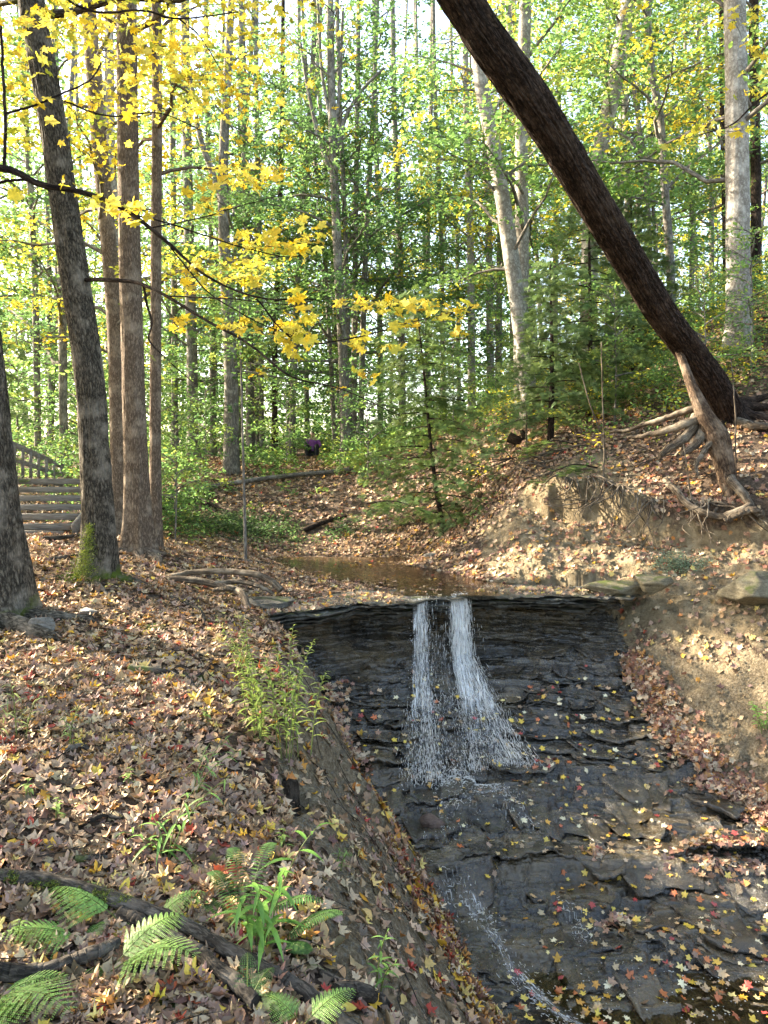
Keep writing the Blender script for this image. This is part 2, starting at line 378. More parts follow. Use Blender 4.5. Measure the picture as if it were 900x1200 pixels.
mk = ramp(n, math_(n, 'ADD', a_c, math_(n, 'MULTIPLY', math_(n, 'SUBTRACT', nm, .5), 1.4)), [(.35, (0, 0, 0)), (.6, (1, 1, 1))]).outputs[0]
c = mixc(n, mk, c, clayc)
mo = mixc(n, tex(n, 'ShaderNodeTexNoise', pos, 50, 3), (.02, .035, .008), (.10, .14, .03))
c = mixc(n, ramp(n, math_(n, 'ADD', a_m, math_(n, 'MULTIPLY', math_(n, 'SUBTRACT', nm, .5), 1.2)), [(.4, (0, 0, 0)), (.6, (1, 1, 1))]).outputs[0], c, mo)
p = N(n, 'ShaderNodeBsdfPrincipled', Roughness=.95); p.inputs['Specular IOR Level'].default_value = .15
n.links.new(c, p.inputs['Base Color'])
hb = math_(n, 'ADD', tex(n, 'ShaderNodeTexNoise', pos, 30, 8, .75), math_(n, 'MULTIPLY', tex(n, 'ShaderNodeTexVoronoi', pos, 55), .5))
n.links.new(bump(n, hb, .025, 1), p.inputs['Normal']); n.links.new(p.outputs[0], o.inputs[0])
M_soil = m
MOSS = [G(*a) for a in [(200, 750), (185, 795), (60, 725), (225, 800), (270, 730), (20, 770), (100, 690), (205, 1190), (350, 1090)]]
mossy = np.zeros(X_.shape)
for q in MOSS: mossy = np.maximum(mossy, np.exp(-(((X_ - q[0]) ** 2 + (Y_ - q[1]) ** 2) / .14 ** 2)))
ground = mesh('ground', np.stack((X_, Y_, Z_), -1).reshape(-1, 3), gf, M_soil,
              extra={'clay': clay_.ravel(), 'scree': np.maximum(sL_, sR_).astype(float).ravel(), 'mossy': mossy.ravel()})
tag(ground, kind='structure')

# ------------------------------------------------------------------ rock bed of the creek: shale strata
sx = np.linspace(-2.0, 4.9, 860)
st = np.concatenate((np.linspace(-1.2, -.625, 12), np.linspace(-.62, -.46, 50), np.linspace(-.455, .15, 70), np.linspace(.155, 2.1, 380), np.linspace(2.11, 6.6, 560)))
SX, ST = np.meshgrid(sx, st); SY = yl(SX) - ST
SZ = prof(ST) + .10 * fbm(SX * .9, SY * .9, 0, 51, 3) * sst(.2, 1.5, ST) + .05 * fbm(SX * 3, SY * 3, 0, 52, 3) * sst(-.1, .6, ST)
SZ = SZ - .10 * np.exp(-(((SX - 2.6) / .9) ** 2 + ((SY - 4.7) / .75) ** 2)) + .05 * sst(2.8, 3.8, SX) * sst(2, 3, ST)
def terrace(z, step, sh):
    q = z / step; f = np.floor(q); r = q - f
    return step * (f + .12 * r + .88 * sst(1 - sh, 1, r))
wz = SZ + .05 * noise(SX * 1.3, SY * 1.8, 0, 53) + .018 * fbm(SX * 7, SY * 7, 0, 60, 4)
T1 = terrace(wz, .105, .08); T2 = terrace(SZ + .03 * fbm(SX * 3, SY * 5, 0, 54, 4), .038, .12)
SZ = np.where(ST > .1, .04 * SZ + .54 * T1 + .42 * T2, SZ)
w1 = .25 * fbm(SX * 2, SY * 2, 0, 64, 3); w2 = .25 * fbm(SX * 2, SY * 2, 0, 65, 3)
c1, c1b, e1 = cells(SX * 1.5 + w1, SY * 3.6 + w2, 66); c2, c2b, e2 = cells(SX * 4.2 + w1 * 2, SY * 9 + w2 * 2, 67); c3, _, e3 = cells(SX * 11 + w1 * 3, SY * 24, 68)
brk = sst(-.35, .35, fbm(SX * .8, SY * .8, 0, 69, 3)); pl_on = sst(.02, .25, ST)
SZ = SZ + pl_on * ((c1 - .5) * .075 + (c2 - .5) * .05 * (.35 + .65 * brk) + (c3 - .5) * .016 * brk - .022 * sst(.05, 0, e1) - .012 * sst(.07, 0, e2) * brk)
PLATE = .5 * c2 + .5 * c1b
face = sst(-.66, -.6, ST) * (1 - sst(.1, .3, ST))
st1 = noise(SZ * 0 + SX * 1.1, 0, (SZ + .02 * SX) * 24, 56) + .7 * noise(SX * 5, 0, SZ * 60, 57) + .4 * noise(SX * 16, SY * 16, SZ * 90, 58)
cf, _, ef = cells(SX * 2.6, SZ * 17 + .6 * SX, 73); cg, _, eg = cells(SX * 7, SZ * 40 + .8 * SX, 74)
SY = SY - face * (.03 * st1 + .02 + .11 * (cf - .5) + .04 * (cg - .5))
SZ = SZ + (.010 * fbm(SX * 14, SY * 22, 0, 59, 4) - .010 * np.abs(noise(SX * 9, SY * 30, 0, 62))) * sst(0, .3, ST)
nr, nc = SX.shape
ii = (np.arange(nr - 1)[:, None] * nc + np.arange(nc - 1)[None]).ravel()
SILT = np.zeros(SX.shape)
for (a, b, c_, d_, e_) in [(2.2, 4.9, 1.0, .7, 1), (1.1, 7.0, .5, .25, .7), (2.4, 6.9, .8, .2, .5), (.45, 6.9, .3, .2, .6), (2.6, 6.2, .8, .2, .5), (3.4, 5.6, .8, .4, .9)]:
    SILT = np.maximum(SILT, e_ * sst(1.35, .55, ((SX - a) / c_) ** 2 + ((SY - b) / d_) ** 2 + .5 * fbm(SX * 2.5, SY * 2.5, 0, 63, 3)))
def rock_mat(name, c0, c1, c2, rough=(.18, .5), wet=True, moss=0., sand=0., silt=False):
    m, n, o = mat(name)
    geo = n.nodes.new('ShaderNodeNewGeometry'); pos = geo.outputs['Position']
    lay = mapping(n, pos, (1.2, 1.2, 34))
    nn = tex(n, 'ShaderNodeTexNoise', lay, 1.6, 8, .7, .4); n5 = tex(n, 'ShaderNodeTexNoise', pos, 9, 8, .7)
    n6 = tex(n, 'ShaderNodeTexNoise', pos, 55, 5, .75)
    c = ramp(n, math_(n, 'MULTIPLY', math_(n, 'ADD', math_(n, 'ADD', nn, n5), n6), .3333), [(.41, c0), (.5, c1), (.60, c2)]).outputs[0]
    if sand:
        c = mixc(n, math_(n, 'MULTIPLY', ramp(n, tex(n, 'ShaderNodeTexNoise', pos, 1.1, 5, .6), [(.48, (0, 0, 0)), (.6, (1, 1, 1))]).outputs[0], sand), c, (.085, .062, .032))
    if silt:
        c = mixc(n, 1.0, c, ramp(n, attr(n, 'plate', 'Fac'), [(.2, (.55, .55, .55)), (.8, (1.5, 1.45, 1.35))]).outputs[0], 'MULTIPLY')
        c = mixc(n, attr(n, 'silt', 'Fac'), c, ramp(n, tex(n, 'ShaderNodeTexNoise', pos, 30, 6, .7), [(.35, (.07, .05, .025)), (.65, (.17, .125, .065))]).outputs[0])
    if moss:
        sep = n.nodes.new('ShaderNodeSeparateXYZ'); n.links.new(geo.outputs['Normal'], sep.inputs[0])
        mk = math_(n, 'ADD', math_(n, 'MULTIPLY', sep.outputs[2], moss), math_(n, 'SUBTRACT', tex(n, 'ShaderNodeTexNoise', pos, 5, 5), .7))
        c = mixc(n, ramp(n, mk, [(.3, (0, 0, 0)), (.5, (1, 1, 1))]).outputs[0], c, mixc(n, tex(n, 'ShaderNodeTexNoise', pos, 60, 3), (.03, .045, .01), (.13, .15, .03)))
    p = N(n, 'ShaderNodeBsdfPrincipled'); n.links.new(c, p.inputs['Base Color'])
    rr = ramp(n, math_(n, 'MULTIPLY', math_(n, 'ADD', tex(n, 'ShaderNodeTexNoise', pos, 3.5, 5, .6), n6), .5), [(.42, (rough[0],) * 3), (.58, (rough[1],) * 3)]).outputs[0]
    n.links.new(rr, p.inputs['Roughness']); p.inputs['Specular IOR Level'].default_value = .55 if wet else .3
    h = math_(n, 'ADD', nn, math_(n, 'MULTIPLY', tex(n, 'ShaderNodeTexNoise', pos, 42, 6, .7), .6))
    n.links.new(bump(n, h, .032, 1), p.inputs['Normal'])
    if wet:
        p.inputs['Coat Weight'].default_value = .9; p.inputs['Coat Roughness'].default_value = .08
        n.links.new(bump(n, tex(n, 'ShaderNodeTexNoise', mapping(n, pos, (1, .5, 1)), 26, 5, .6, .8), .012, 1), p.inputs['Coat Normal'])
    n.links.new(p.outputs[0], o.inputs[0]); return m
M_rock = rock_mat('wet shale', (.005, .004, .003), (.027, .022, .015), (.11, .088, .058), (.07, .30), sand=.7, silt=True)
M_cap = rock_mat('ledge shale', (.02, .02, .018), (.085, .08, .068), (.2, .19, .16), (.4, .8), wet=False, moss=.5)
M_stone = rock_mat('dry stone', (.09, .085, .075), (.2, .19, .17), (.33, .31, .28), (.7, .95), wet=False)
M_stone_m = rock_mat('mossy sandstone', (.07, .06, .04), (.17, .145, .095), (.28, .245, .165), (.7, .95), wet=False, moss=.6)
M_red = rock_mat('reddish wet stone', (.05, .03, .025), (.12, .08, .065), (.2, .15, .12), (.3, .6), wet=False)
SV = np.stack((SX, SY, SZ), -1).reshape(-1, 3)
bed = mesh('creek_bed', SV, np.stack((ii, ii + nc, ii + nc + 1, ii + 1), -1), M_rock, extra={'silt': SILT.ravel(), 'plate': PLATE.ravel()})
tag(bed, kind='structure')
def bz(x, y):
    """height of the bed below the falls"""
    t = yl(x) - y; j = np.clip(np.searchsorted(st, t), 1, len(st) - 1); i = np.clip(((np.asarray(x) - sx[0]) / (sx[1] - sx[0])).round().astype(int), 0, len(sx) - 1)
    return np.maximum(SZ[j, i], SZ[j - 1, i])

# loose shale plates lying in courses on the rock, their front edges standing free of the bed
GX0, GY0, GS = -2.2, 2.4, .03
LZ = np.full((300, 260), -99.)
def bz2(x, y):
    i = np.clip(((np.asarray(y) - GY0) / GS).astype(int), 0, 299); j = np.clip(((np.asarray(x) - GX0) / GS).astype(int), 0, 259)
    return np.maximum(bz(x, y), LZ[i, j])
def plate(gq, x0, x1, t0, depth, lift, th, seed):
    xs = np.arange(x0, x1, .017); n_ = len(xs)
    if n_ < 8: return
    q_ = noise(xs * 2.6, seed, 0, 301) + .6 * noise(xs * 8, seed, 0, 302); q_ = .55 * np.round(q_ * 3) / 3 + .45 * q_
    fr = yl(xs) - t0 - depth * .35 * q_ - .012 * noise(xs * 34, seed, 0, 303); e_ = sst(0, .12, xs - x0) * sst(0, .12, x1 - xs); fr = fr + depth * .7 * (1 - e_)
    bk = yl(xs) - t0 + depth; zf = bz(xs, fr); zk = bz(xs, bk)
    base = np.convolve(np.pad(zf, 6, 'edge'), np.ones(13) / 13, 'valid')
    ztf = base + lift * (.7 + .5 * noise(xs * 1.7, seed, 0, 304)); ztb = zk - .015
    ztf = np.minimum(ztf, np.maximum(zk, zf) + .03)
    rows = []
    for k in np.linspace(0, 1, 8):
        y = bk + (fr - bk) * k; z = ztb + (ztf - ztb) * k + .006 * noise(xs * 12, y * 20, 0, 305) + .010 * noise(xs * 3, y * 6, 0, 306) - .006 * (k > .99)
        rows.append(np.stack((xs, y, z), -1)); i = np.clip(((y - GY0) / GS).astype(int), 0, 299); j = np.clip(((xs - GX0) / GS).astype(int), 0, 259); np.maximum.at(LZ, (i, j), z)
    for k in (.35, .7): rows.append(np.stack((xs, fr - .006 + .014 * noise(xs * 20, k * 9, 0, seed), ztf - th * k), -1))
    rows.append(np.stack((xs, fr + .012, ztf - th), -1)); rows.append(np.stack((xs, bk, ztb - th), -1))
    V = np.concatenate(rows); m_ = len(rows); a = (np.arange(m_ - 1)[:, None] * n_ + np.arange(n_ - 1)[None]).ravel()
    gq.add(V, np.stack((a, a + n_, a + n_ + 1, a + 1), -1), np.full(3, rp.uniform(.2, .8)))
g = Geo(); rp = np.random.default_rng(303); t = .22; sd = 0
while t < 5.8:
    steep = t < 2.0; x = -1.9 + rp.uniform(0, .5)
    while x < 4.7:
        L = rp.uniform(.25, 1.1) * (1 if steep else 1.25); sd += 1
        if rp.random() < (.86 if steep else .50):
            plate(g, x, x + L, t + rp.normal() * .05, rp.uniform(.12, .26) if steep else rp.uniform(.18, .5), rp.uniform(.035, .085) if steep else rp.uniform(.018, .05), rp.uniform(.015, .035), sd)
        x += L * rp.uniform(.75, 1.15)
    t += rp.uniform(.075, .13) if steep else rp.uniform(.16, .30)
for a in [(1.05, 1.95, 2.02, .22, .13, .03), (.7, 2.2, 3.38, .35, .14, .04), (2.3, 4.6, 3.25, .4, .12, .04), (3.0, 4.7, 2.7, .4, .12, .05), (.1, 1.0, 3.6, .3, .08, .03), (1.9, 3.4, 4.1, .3, .07, .03)]: sd += 1; plate(g, *a[:3], a[3], a[4], a[5], sd)
for k_ in range(len(g.C)): pass
pl = mesh('shale_plates', np.concatenate(g.V), np.concatenate(g.F4), M_rock, extra={'plate': np.concatenate(g.C)[:, 0], 'silt': np.zeros(g.n)}); tag(pl, kind='structure')

# stacked cap slabs that jut out over the recess
def slab(x0, x1, ztop, th, back, front, seed, step=.02):
    xs = np.arange(x0, x1, step); n_ = len(xs)
    q_ = noise(xs * 3.1, seed, 0, seed) + .5 * noise(xs * 9, seed, 0, seed + 1); fr = yl(xs) - front + .10 * (np.round(q_ * 4) / 4 * .6 + q_ * .4) + .02 * noise(xs * 30, seed, 0, seed + 2)
    fr = fr + .3 * (sst(x0 + .25, x0, xs) + sst(x1 - .3, x1, xs))
    bk = yl(xs) + back
    zt = ztop + .012 * noise(xs * 3, seed, 0, seed + 3) + .006 * noise(xs * 14, 0, 0, seed)
    zb = zt - th * (.8 + .4 * noise(xs * 2, seed, 0, seed + 4) * .5)
    rows = []
    for k in np.linspace(0, 1, 7): rows.append(np.stack((xs, bk + (fr - bk) * k, zt + .010 * noise(xs * 9, k * 7, 0, seed + 5) - .01 * (k == 1)), -1))
    for k in (.25, .5, .75): rows.append(np.stack((xs, fr - .012 + .03 * noise(xs * 7, k * 9, 0, seed + 6) + .02 * noise(xs * 25, k * 19, 0, seed + 8), zt + (zb - zt) * k), -1))
    rows.append(np.stack((xs, fr + .02, zb), -1)); rows.append(np.stack((xs, bk, zb - .01), -1))
    V = np.concatenate(rows); m_ = len(rows)
    a = (np.arange(m_ - 1)[:, None] * n_ + np.arange(n_ - 1)[None]).ravel()
    return V, np.stack((a, a + n_, a + n_ + 1, a + 1), -1)
g = Geo()
for a in [(-1.75, 3.42, -1.605, .035, .9, .10, 61), (-1.9, 3.3, -1.642, .05, .9, .04, 71), (-1.8, 3.15, -1.694, .04, .8, .0, 81), (-1.6, 3.0, -1.736, .06, .7, -.10, 91), (-1.5, 2.9, -1.80, .05, .7, -.16, 95)]:
    g.add(*slab(*a))
tag(g.build('rock_ledge', M_cap), kind='structure')

# ------------------------------------------------------------------ water
def water_mat(name, tint, wave=.01, sc=14, foam=0.):
    m, n, o = mat(name); geo = n.nodes.new('ShaderNodeNewGeometry'); pos = geo.outputs['Position']
    t = n.nodes.new('ShaderNodeBsdfTransparent'); t.inputs[0].default_value = (*tint, 1)
    gl = n.nodes.new('ShaderNodeBsdfGlossy'); gl.inputs['Roughness'].default_value = .03
    fr = n.nodes.new('ShaderNodeFresnel'); fr.inputs[0].default_value = 1.4
    b = bump(n, tex(n, 'ShaderNodeTexNoise', mapping(n, pos, (1, .6, 1)), sc, 5, .6, .6), wave, 1)
    n.links.new(b, gl.inputs['Normal']); n.links.new(b, fr.inputs['Normal'])
    ms = n.nodes.new('ShaderNodeMixShader'); n.links.new(fr.outputs[0], ms.inputs[0])
    n.links.new(t.outputs[0], ms.inputs[1]); n.links.new(gl.outputs[0], ms.inputs[2]); n.links.new(ms.outputs[0], o.inputs[0])
    return m
M_pool = water_mat('creek water', (.85, .74, .55), .004)
M_film = water_mat('thin flowing water', (.9, .88, .82), .02, 20)
def sheet(name, fx0, fx1, y0, y1, zf, mt, n=120):
    t = np.linspace(0, 1, n); yy = np.linspace(y0, y1, n); A, B = np.meshgrid(t, yy)
    X = fx0(B) + (fx1(B) - fx0(B)) * A; Z = zf(X, B)
    ii = (np.arange(n - 1)[:, None] * n + np.arange(n - 1)[None]).ravel()
    return tag(mesh(name, np.stack((X, B, Z), -1).reshape(-1, 3), np.stack((ii, ii + 1, ii + n + 1, ii + n), -1), mt), kind='structure')
# upper pool lies in a dip of the ground: lifted edges are under the banks
def wob(y, s): return .22 * noise(y * 1.1, 0, 0, s) + .1 * noise(y * 4, 0, 0, s + 1)
sheet('pool_water', lambda y: np.interp(y, [10, 10.6, 11.2, 12, 13, 14, 15], [.25, .15, -.2, -1.2, -2.0, -2.4, -2.2]) + wob(y, 3),
      lambda y: np.interp(y, [10, 10.6, 11.3, 12, 13, 14, 15], [1.5, 1.6, 2.2, 2.3, 1.9, 1.6, 1.2]) + wob(y, 9), 9.98, 14.6,
      lambda x, y: np.maximum(gz(x, y, False), -1.70) * 0 - 1.585 + .05 * np.clip(10.3 - y, 0, 1) * 0, M_pool)
sheet('creek_water', lambda y: xl(y) + .3, lambda y: xr(y) + .1, 3.0, 5.7, lambda x, y: x * 0 - 3.705 - .0 * y, M_pool)

m, n, o = mat('falling white water')
p = N(n, 'ShaderNodeBsdfPrincipled', Roughness=.25); p.inputs['Base Color'].default_value = (.97, .96, .93, 1); p.inputs['Specular IOR Level'].default_value = .6
t = n.nodes.new('ShaderNodeBsdfTransparent'); tr = n.nodes.new('ShaderNodeBsdfTranslucent'); tr.inputs[0].default_value = (.97, .96, .93, 1)
m1 = n.nodes.new('ShaderNodeMixShader'); m1.inputs[0].default_value = .4; n.links.new(p.outputs[0], m1.inputs[1]); n.links.new(tr.outputs[0], m1.inputs[2])
m2 = n.nodes.new('ShaderNodeMixShader'); m2.inputs[0].default_value = .25; n.links.new(m1.outputs[0], m2.inputs[1]); n.links.new(t.outputs[0], m2.inputs[2])
n.links.new(m2.outputs[0], o.inputs[0]); M_white = m
def fall_curve(x0, x1, tt):
    """a thread of water from the lip down over the steps; tt in 0..1"""
    t = -.03 + 2.0 * np.maximum(tt, 0) ** 1.0
    x = x0 + (x1 - x0) * tt
    y = yl(x) - t
    zr = prof(t)
    # leaves the lip and drops freely before it meets the slope
    zfree = -1.60 - 6.5 * np.maximum(t, 0) ** 2 * 2.2 - .02
    z = np.maximum(zr, zfree) + .03
    return np.stack((x, y - .02, z), -1)
def fall_line(x0, x1, k=160):
    tt = np.linspace(0, 1, k); c = fall_curve(x0, x1, tt)
    c[:, 2] = np.maximum(c[:, 2], np.where(c[:, 1] < yl(c[:, 0]) - .12, bz2(c[:, 0], c[:, 1]) + .012, -9))
    L = np.concatenate(([0], np.cumsum(np.linalg.norm(np.diff(c, axis=0), axis=1)))); return c, L
g = Geo(); r2 = np.random.default_rng(21)
def threads(xa, xb, xc, xd, count, lenr, wid, top=0., bot=1., jit=.02):
    """threads start in xa..xb at the lip and end in xc..xd at the foot"""
    ropes = r2.random(max(3, int((xb - xa) * 46)))
    for _ in range(count):
        q = float(np.clip(ropes[int(r2.random() ** 1.4 * len(ropes))] + r2.normal() * .045, -.05, 1.05)); c, L = fall_line(xa + (xb - xa) * q, xc + (xd - xc) * q + r2.normal() * .03, 130)
        a = (top + (bot - top) * r2.random()) * L[-1]; ln = lenr * (.3 + 1.4 * r2.random())
        s = np.linspace(a, min(L[-1], a + ln), 5)
        pth = np.stack([np.interp(s, L, c[:, k]) for k in range(3)], -1)
        pth += r2.normal(size=3) * jit * np.array((1, .8, .6)) + np.cumsum(r2.normal(size=(5, 3)) * .003, 0)
        w = wid * (.4 + 1.2 * r2.random())
        addtube(g, pth, w * np.array((.25, .9, 1, .8, .15)), 4, cap=False)
threads(.86, 1.08, .92, 1.62, 1150, .12, .0019, jit=.026)
threads(.89, 1.02, .98, 1.22, 360, .2, .0020, 0, .55, .018)
threads(.36, .56, .26, .60, 560, .10, .0017, jit=.02)
threads(.40, .47, .34, .46, 110, .16, .0018, 0, .5, jit=.01)
threads(.56, .90, .5, 1.05, 380, .05, .0016, .0, jit=.025)
threads(.32, 1.10, .22, 1.60, 1500, .045, .0018, .5, 1.0, .03)
threads(.30, 1.0, .2, 1.5, 700, .03, .0022, .82, 1.04, .035)
threads(1.08, 1.2, 1.3, 1.7, 120, .05, .0016, .1, 1.0, .03)
# drops
dv = np.array([(1, 0, 0), (-1, 0, 0), (0, 1, 0), (0, -1, 0), (0, 0, 1.5), (0, 0, -1.5)]) * .5
df = np.array([(0, 2, 4), (2, 1, 4), (1, 3, 4), (3, 0, 4), (2, 0, 5), (1, 2, 5), (3, 1, 5), (0, 3, 5)])
pp = []
for _ in range(1500):
    q = r2.random(); main = r2.random() < .65
    c, L = fall_line(*((.84 + .26 * q, .85 + .8 * q) if main else (.34 + .3 * q, .2 + .5 * q)), 50)
    a = r2.random() * L[-1]; pp.append([np.interp(a, L, c[:, k]) + r2.normal() * .03 for k in range(3)])
pp = np.array(pp); pp[:, 2] += .02
scatter(g, dv, df, pp, np.tile((0, 0, 1.), (len(pp), 1)), r2.uniform(.004, .010, len(pp)), None)
tag(g.build('waterfall', M_white), kind='structure')
# thin translucent veils of water behind the threads
m, n, o = mat('water veil')
b_ = attr(n, 'bc', 'Vector'); e_ = attr(n, 'Col')
v1 = tex(n, 'ShaderNodeTexNoise', mapping(n, b_, (1, 1, .055)), 62, 5, .65, .5); v2 = tex(n, 'ShaderNodeTexNoise', mapping(n, b_, (1, 1, .4)), 17, 4, .6)
al = math_(n, 'ADD', math_(n, 'MULTIPLY', v1, .7), math_(n, 'MULTIPLY', v2, .3)); sp_ = n.nodes.new('ShaderNodeSeparateColor'); n.links.new(e_, sp_.inputs[0])
al = ramp(n, math_(n, 'ADD', al, math_(n, 'MULTIPLY', math_(n, 'SUBTRACT', sp_.outputs[0], 1.0), .35)), [(.40, (0, 0, 0)), (.50, (.16, .16, .16)), (.64, (.8, .8, .8))]).outputs[0]
p = N(n, 'ShaderNodeBsdfPrincipled', Roughness=.2); p.inputs['Base Color'].default_value = (.95, .95, .94, 1); n.links.new(bump(n, v1, .01), p.inputs['Normal'])
t = n.nodes.new('ShaderNodeBsdfTransparent'); ms = n.nodes.new('ShaderNodeMixShader'); n.links.new(al, ms.inputs[0]); n.links.new(t.outputs[0], ms.inputs[1]); n.links.new(p.outputs[0], ms.inputs[2]); n.links.new(ms.outputs[0], o.inputs[0]); M_veil = m
gv = Geo()
def veil(xa, xb, xc, xd, nu, off, dens):
    L = []; K = 150
    for q in np.linspace(0, 1, nu):
        c, l_ = fall_line(xa + (xb - xa) * q, xc + (xd - xc) * q, K); c[:, 2] += off + .012 * noise(c[:, 0] * 14, l_ * 5, 0, 9); c[:, 1] -= off; L.append((c, l_, q))
    V = np.concatenate([c for c, _, _ in L]); bc = np.concatenate([np.column_stack((c[:, 0], np.full(K, off * 9), l_)) for c, l_, _ in L])
    col = np.concatenate([np.repeat((dens * min(1, 6 * min(q, 1 - q) + .15) * sst(-.01, .03, l_) * (1 - .3 * sst(1.6, 2.1, l_)))[:, None], 3, 1) for c, l_, q in L])
    a = (np.arange(nu - 1)[:, None] * K + np.arange(K - 1)[None]).ravel(); gv.add(V, np.stack((a, a + 1, a + K + 1, a + K), -1), col, bc)
veil(.84, 1.10, .90, 1.66, 40, .006, 1.0); veil(.88, 1.04, .96, 1.3, 24, .022, .95); veil(.34, .58, .22, .64, 30, .006, .92); veil(.52, .90, .46, 1.05, 30, .004, .62); veil(1.04, 1.3, 1.4, 1.9, 20, .004, .5)
def bed_veil(pts, w, dens):
    p = smooth_path(pts, 90); T = unit(np.gradient(p, axis=0)); S = np.stack((T[:, 1], -T[:, 0]), -1); nu = 26; V, C_, B_ = [], [], []; l_ = np.concatenate(([0], np.cumsum(np.linalg.norm(np.diff(p, axis=0), axis=1))))
    for q in np.linspace(-1, 1, nu):
        xy = p + S * (q * w * (.6 + .4 * noise(l_ * 3, 0, 0, 4)))[:, None]; z = np.maximum(bz2(xy[:, 0], xy[:, 1]), -3.702); z = np.convolve(np.pad(z, 2, 'edge'), np.ones(5) / 5, 'valid') + .016
        V.append(np.column_stack((xy, z))); C_.append(np.repeat((dens * (1 - abs(q) ** 3) * sst(0, .15, l_) * sst(0, .2, l_[-1] - l_))[:, None], 3, 1)); B_.append(np.column_stack((np.full(90, q * w), np.full(90, w), l_ * 1.6)))
    a = (np.arange(nu - 1)[:, None] * 90 + np.arange(89)[None]).ravel(); gv.add(np.concatenate(V), np.stack((a, a + 90, a + 91, a + 1), -1), np.concatenate(C_), np.concatenate(B_))
bed_veil([(.75, 8.0), (.65, 7.6), (.55, 7.2), (.62, 6.7), (.75, 6.4)], .22, .62); bed_veil([(1.3, 8.0), (1.15, 7.8), (.95, 7.75), (.75, 7.7)], .12, .9); bed_veil([(.70, 6.55), (.85, 6.1), (1.0, 5.6), (1.25, 5.2), (1.7, 4.85)], .16, .88); bed_veil([(1.5, 6.5), (1.55, 6.1), (1.5, 5.8)], .12, .6); bed_veil([(1.45, 7.9), (1.5, 7.5), (1.8, 7.2)], .15, .5)
tag(gv.build('water_veil', M_veil), kind='structure')
# foam streaks riding over the lower steps
g = Geo()
def streak(pts, count, spread, ln=.1, w=.004):
    path = smooth_path(pts, 60)
    for _ in range(count):
        q = r2.random(); i = int(q * 50); d = path[min(i + 5, 59)] - path[i]; d = d / np.linalg.norm(d) + r2.normal(size=2) * .35
        c = path[i] + r2.normal(size=2) * spread; s = np.linspace(-.5, .5, 5) * ln * (.4 + r2.random())
        xy = c + s[:, None] * d + np.cumsum(r2.normal(size=(5, 2)) * .005, 0)
        z = np.maximum(bz2(xy[:, 0], xy[:, 1]), -3.702) + .008
        addtube(g, np.column_stack((xy, z)), w * (.5 + r2.random()) * np.array((.2, 1, 1, 1, .2)), 4, cap=False)
streak([(.55, 7.85), (.9, 8.0), (1.3, 7.95)], 420, .05, .020, .0022)
streak([(.95, 7.9), (.75, 7.6), (.55, 7.3), (.6, 6.8)], 240, .10, .018, .0016)
streak([(1.3, 7.9), (1.25, 7.6), (1.4, 7.3)], 160, .08, .016, .0017)
streak([(.7, 6.5), (.85, 6.1), (1.0, 5.6), (1.2, 5.2), (1.6, 4.9)], 260, .06, .02, .0018)
streak([(.5, 6.5), (.75, 6.3), (.95, 6.2)], 200, .06, .018, .002)
streak([(1.5, 6.5), (1.6, 6.2), (1.5, 5.9)], 90, .05, .016, .0016)
bub = np.column_stack((r2.uniform(1.2, 3.0, 260), r2.uniform(4.75, 5.75, 260)))
zz = np.maximum(bz2(bub[:, 0], bub[:, 1]), -3.703) + .003
scatter(g, dv * np.array((1, 1, .4)), df, np.column_stack((bub, zz)), np.tile((0, 0, 1.), (260, 1)), r2.uniform(.006, .016, 260), None)
tag(g.build('foam', M_white), kind='stuff')
tag(bpy.data.objects['foam'], 'white foam threads and bubbles on the dark creek rock', 'foam')

# ------------------------------------------------------------------ leaf templates
def maple(curl=0., fold=0., seed=0, simple=False):
    """five-lobed leaf about 1 across, stalk towards -y"""
    rr = np.random.default_rng(seed)
    if simple: o = [(0, -.45), (.38, -.28), (.26, -.05), (.52, .12), (.2, .2), (0, .55), (-.2, .2), (-.52, .12), (-.26, -.05), (-.38, -.28)]
    else: o = [(.0, -.42), (.18, -.36), (.36, -.40), (.31, -.2), (.24, -.1), (.42, -.02), (.54, .14), (.38, .16), (.22, .12), (.2, .3), (.1, .36), (0, .58),
               (-.1, .36), (-.2, .3), (-.22, .12), (-.38, .16), (-.54, .14), (-.42, -.02), (-.24, -.1), (-.31, -.2), (-.36, -.40), (-.18, -.36)]
    o = np.array(o, float) + rr.normal(size=(len(o), 2)) * .015
    v = np.vstack(((0, -.05), o)); z = curl * (v ** 2).sum(1) * 1.3 + fold * np.abs(v[:, 0]) + curl * .8 * v[:, 0] * v[:, 1] * rr.normal() + .06 * rr.normal(size=len(v)) * (abs(curl) > .05)
    k = len(o); i = np.arange(k); return np.column_stack((v, z)), np.column_stack((np.zeros(k, int), i + 1, (i + 1) % k + 1))
LIT = [maple(c, f, s, s % 3 == 2) for s, (c, f) in enumerate([(.15, .15), (.5, .3), (-.5, .2), (.6, .6), (-.7, .4), (.4, -.7), (.9, .4), (-.3, .7), (.5, -.3)])]
BEECH = [(np.array([(0, -.5, 0), (.18, -.3, .08), (.25, 0, .12), (.16, .3, .08), (0, .55, .05), (-.16, .3, .1), (-.25, 0, .14), (-.18, -.3, .1), (0, 0, -.03)]) * np.array((1, 1, z)), np.array([(0, 1, 8), (1, 2, 8), (2, 3, 8), (3, 4, 8), (4, 5, 8), (5, 6, 8), (6, 7, 8), (7, 0, 8)])) for z in (1., -1.4, 2.2)]
LIT = LIT + BEECH
BEECH0 = 0
LITS = [maple(c, f, s + 20, True) for s, (c, f) in enumerate([(.2, .2), (.6, .1), (-.6, .2), (.5, .6), (.1, .0)])]
FLAT = [maple(c, f, s + 40) for s, (c, f) in enumerate([(.06, .05), (.12, .0), (-.15, .1), (.25, .1)])]
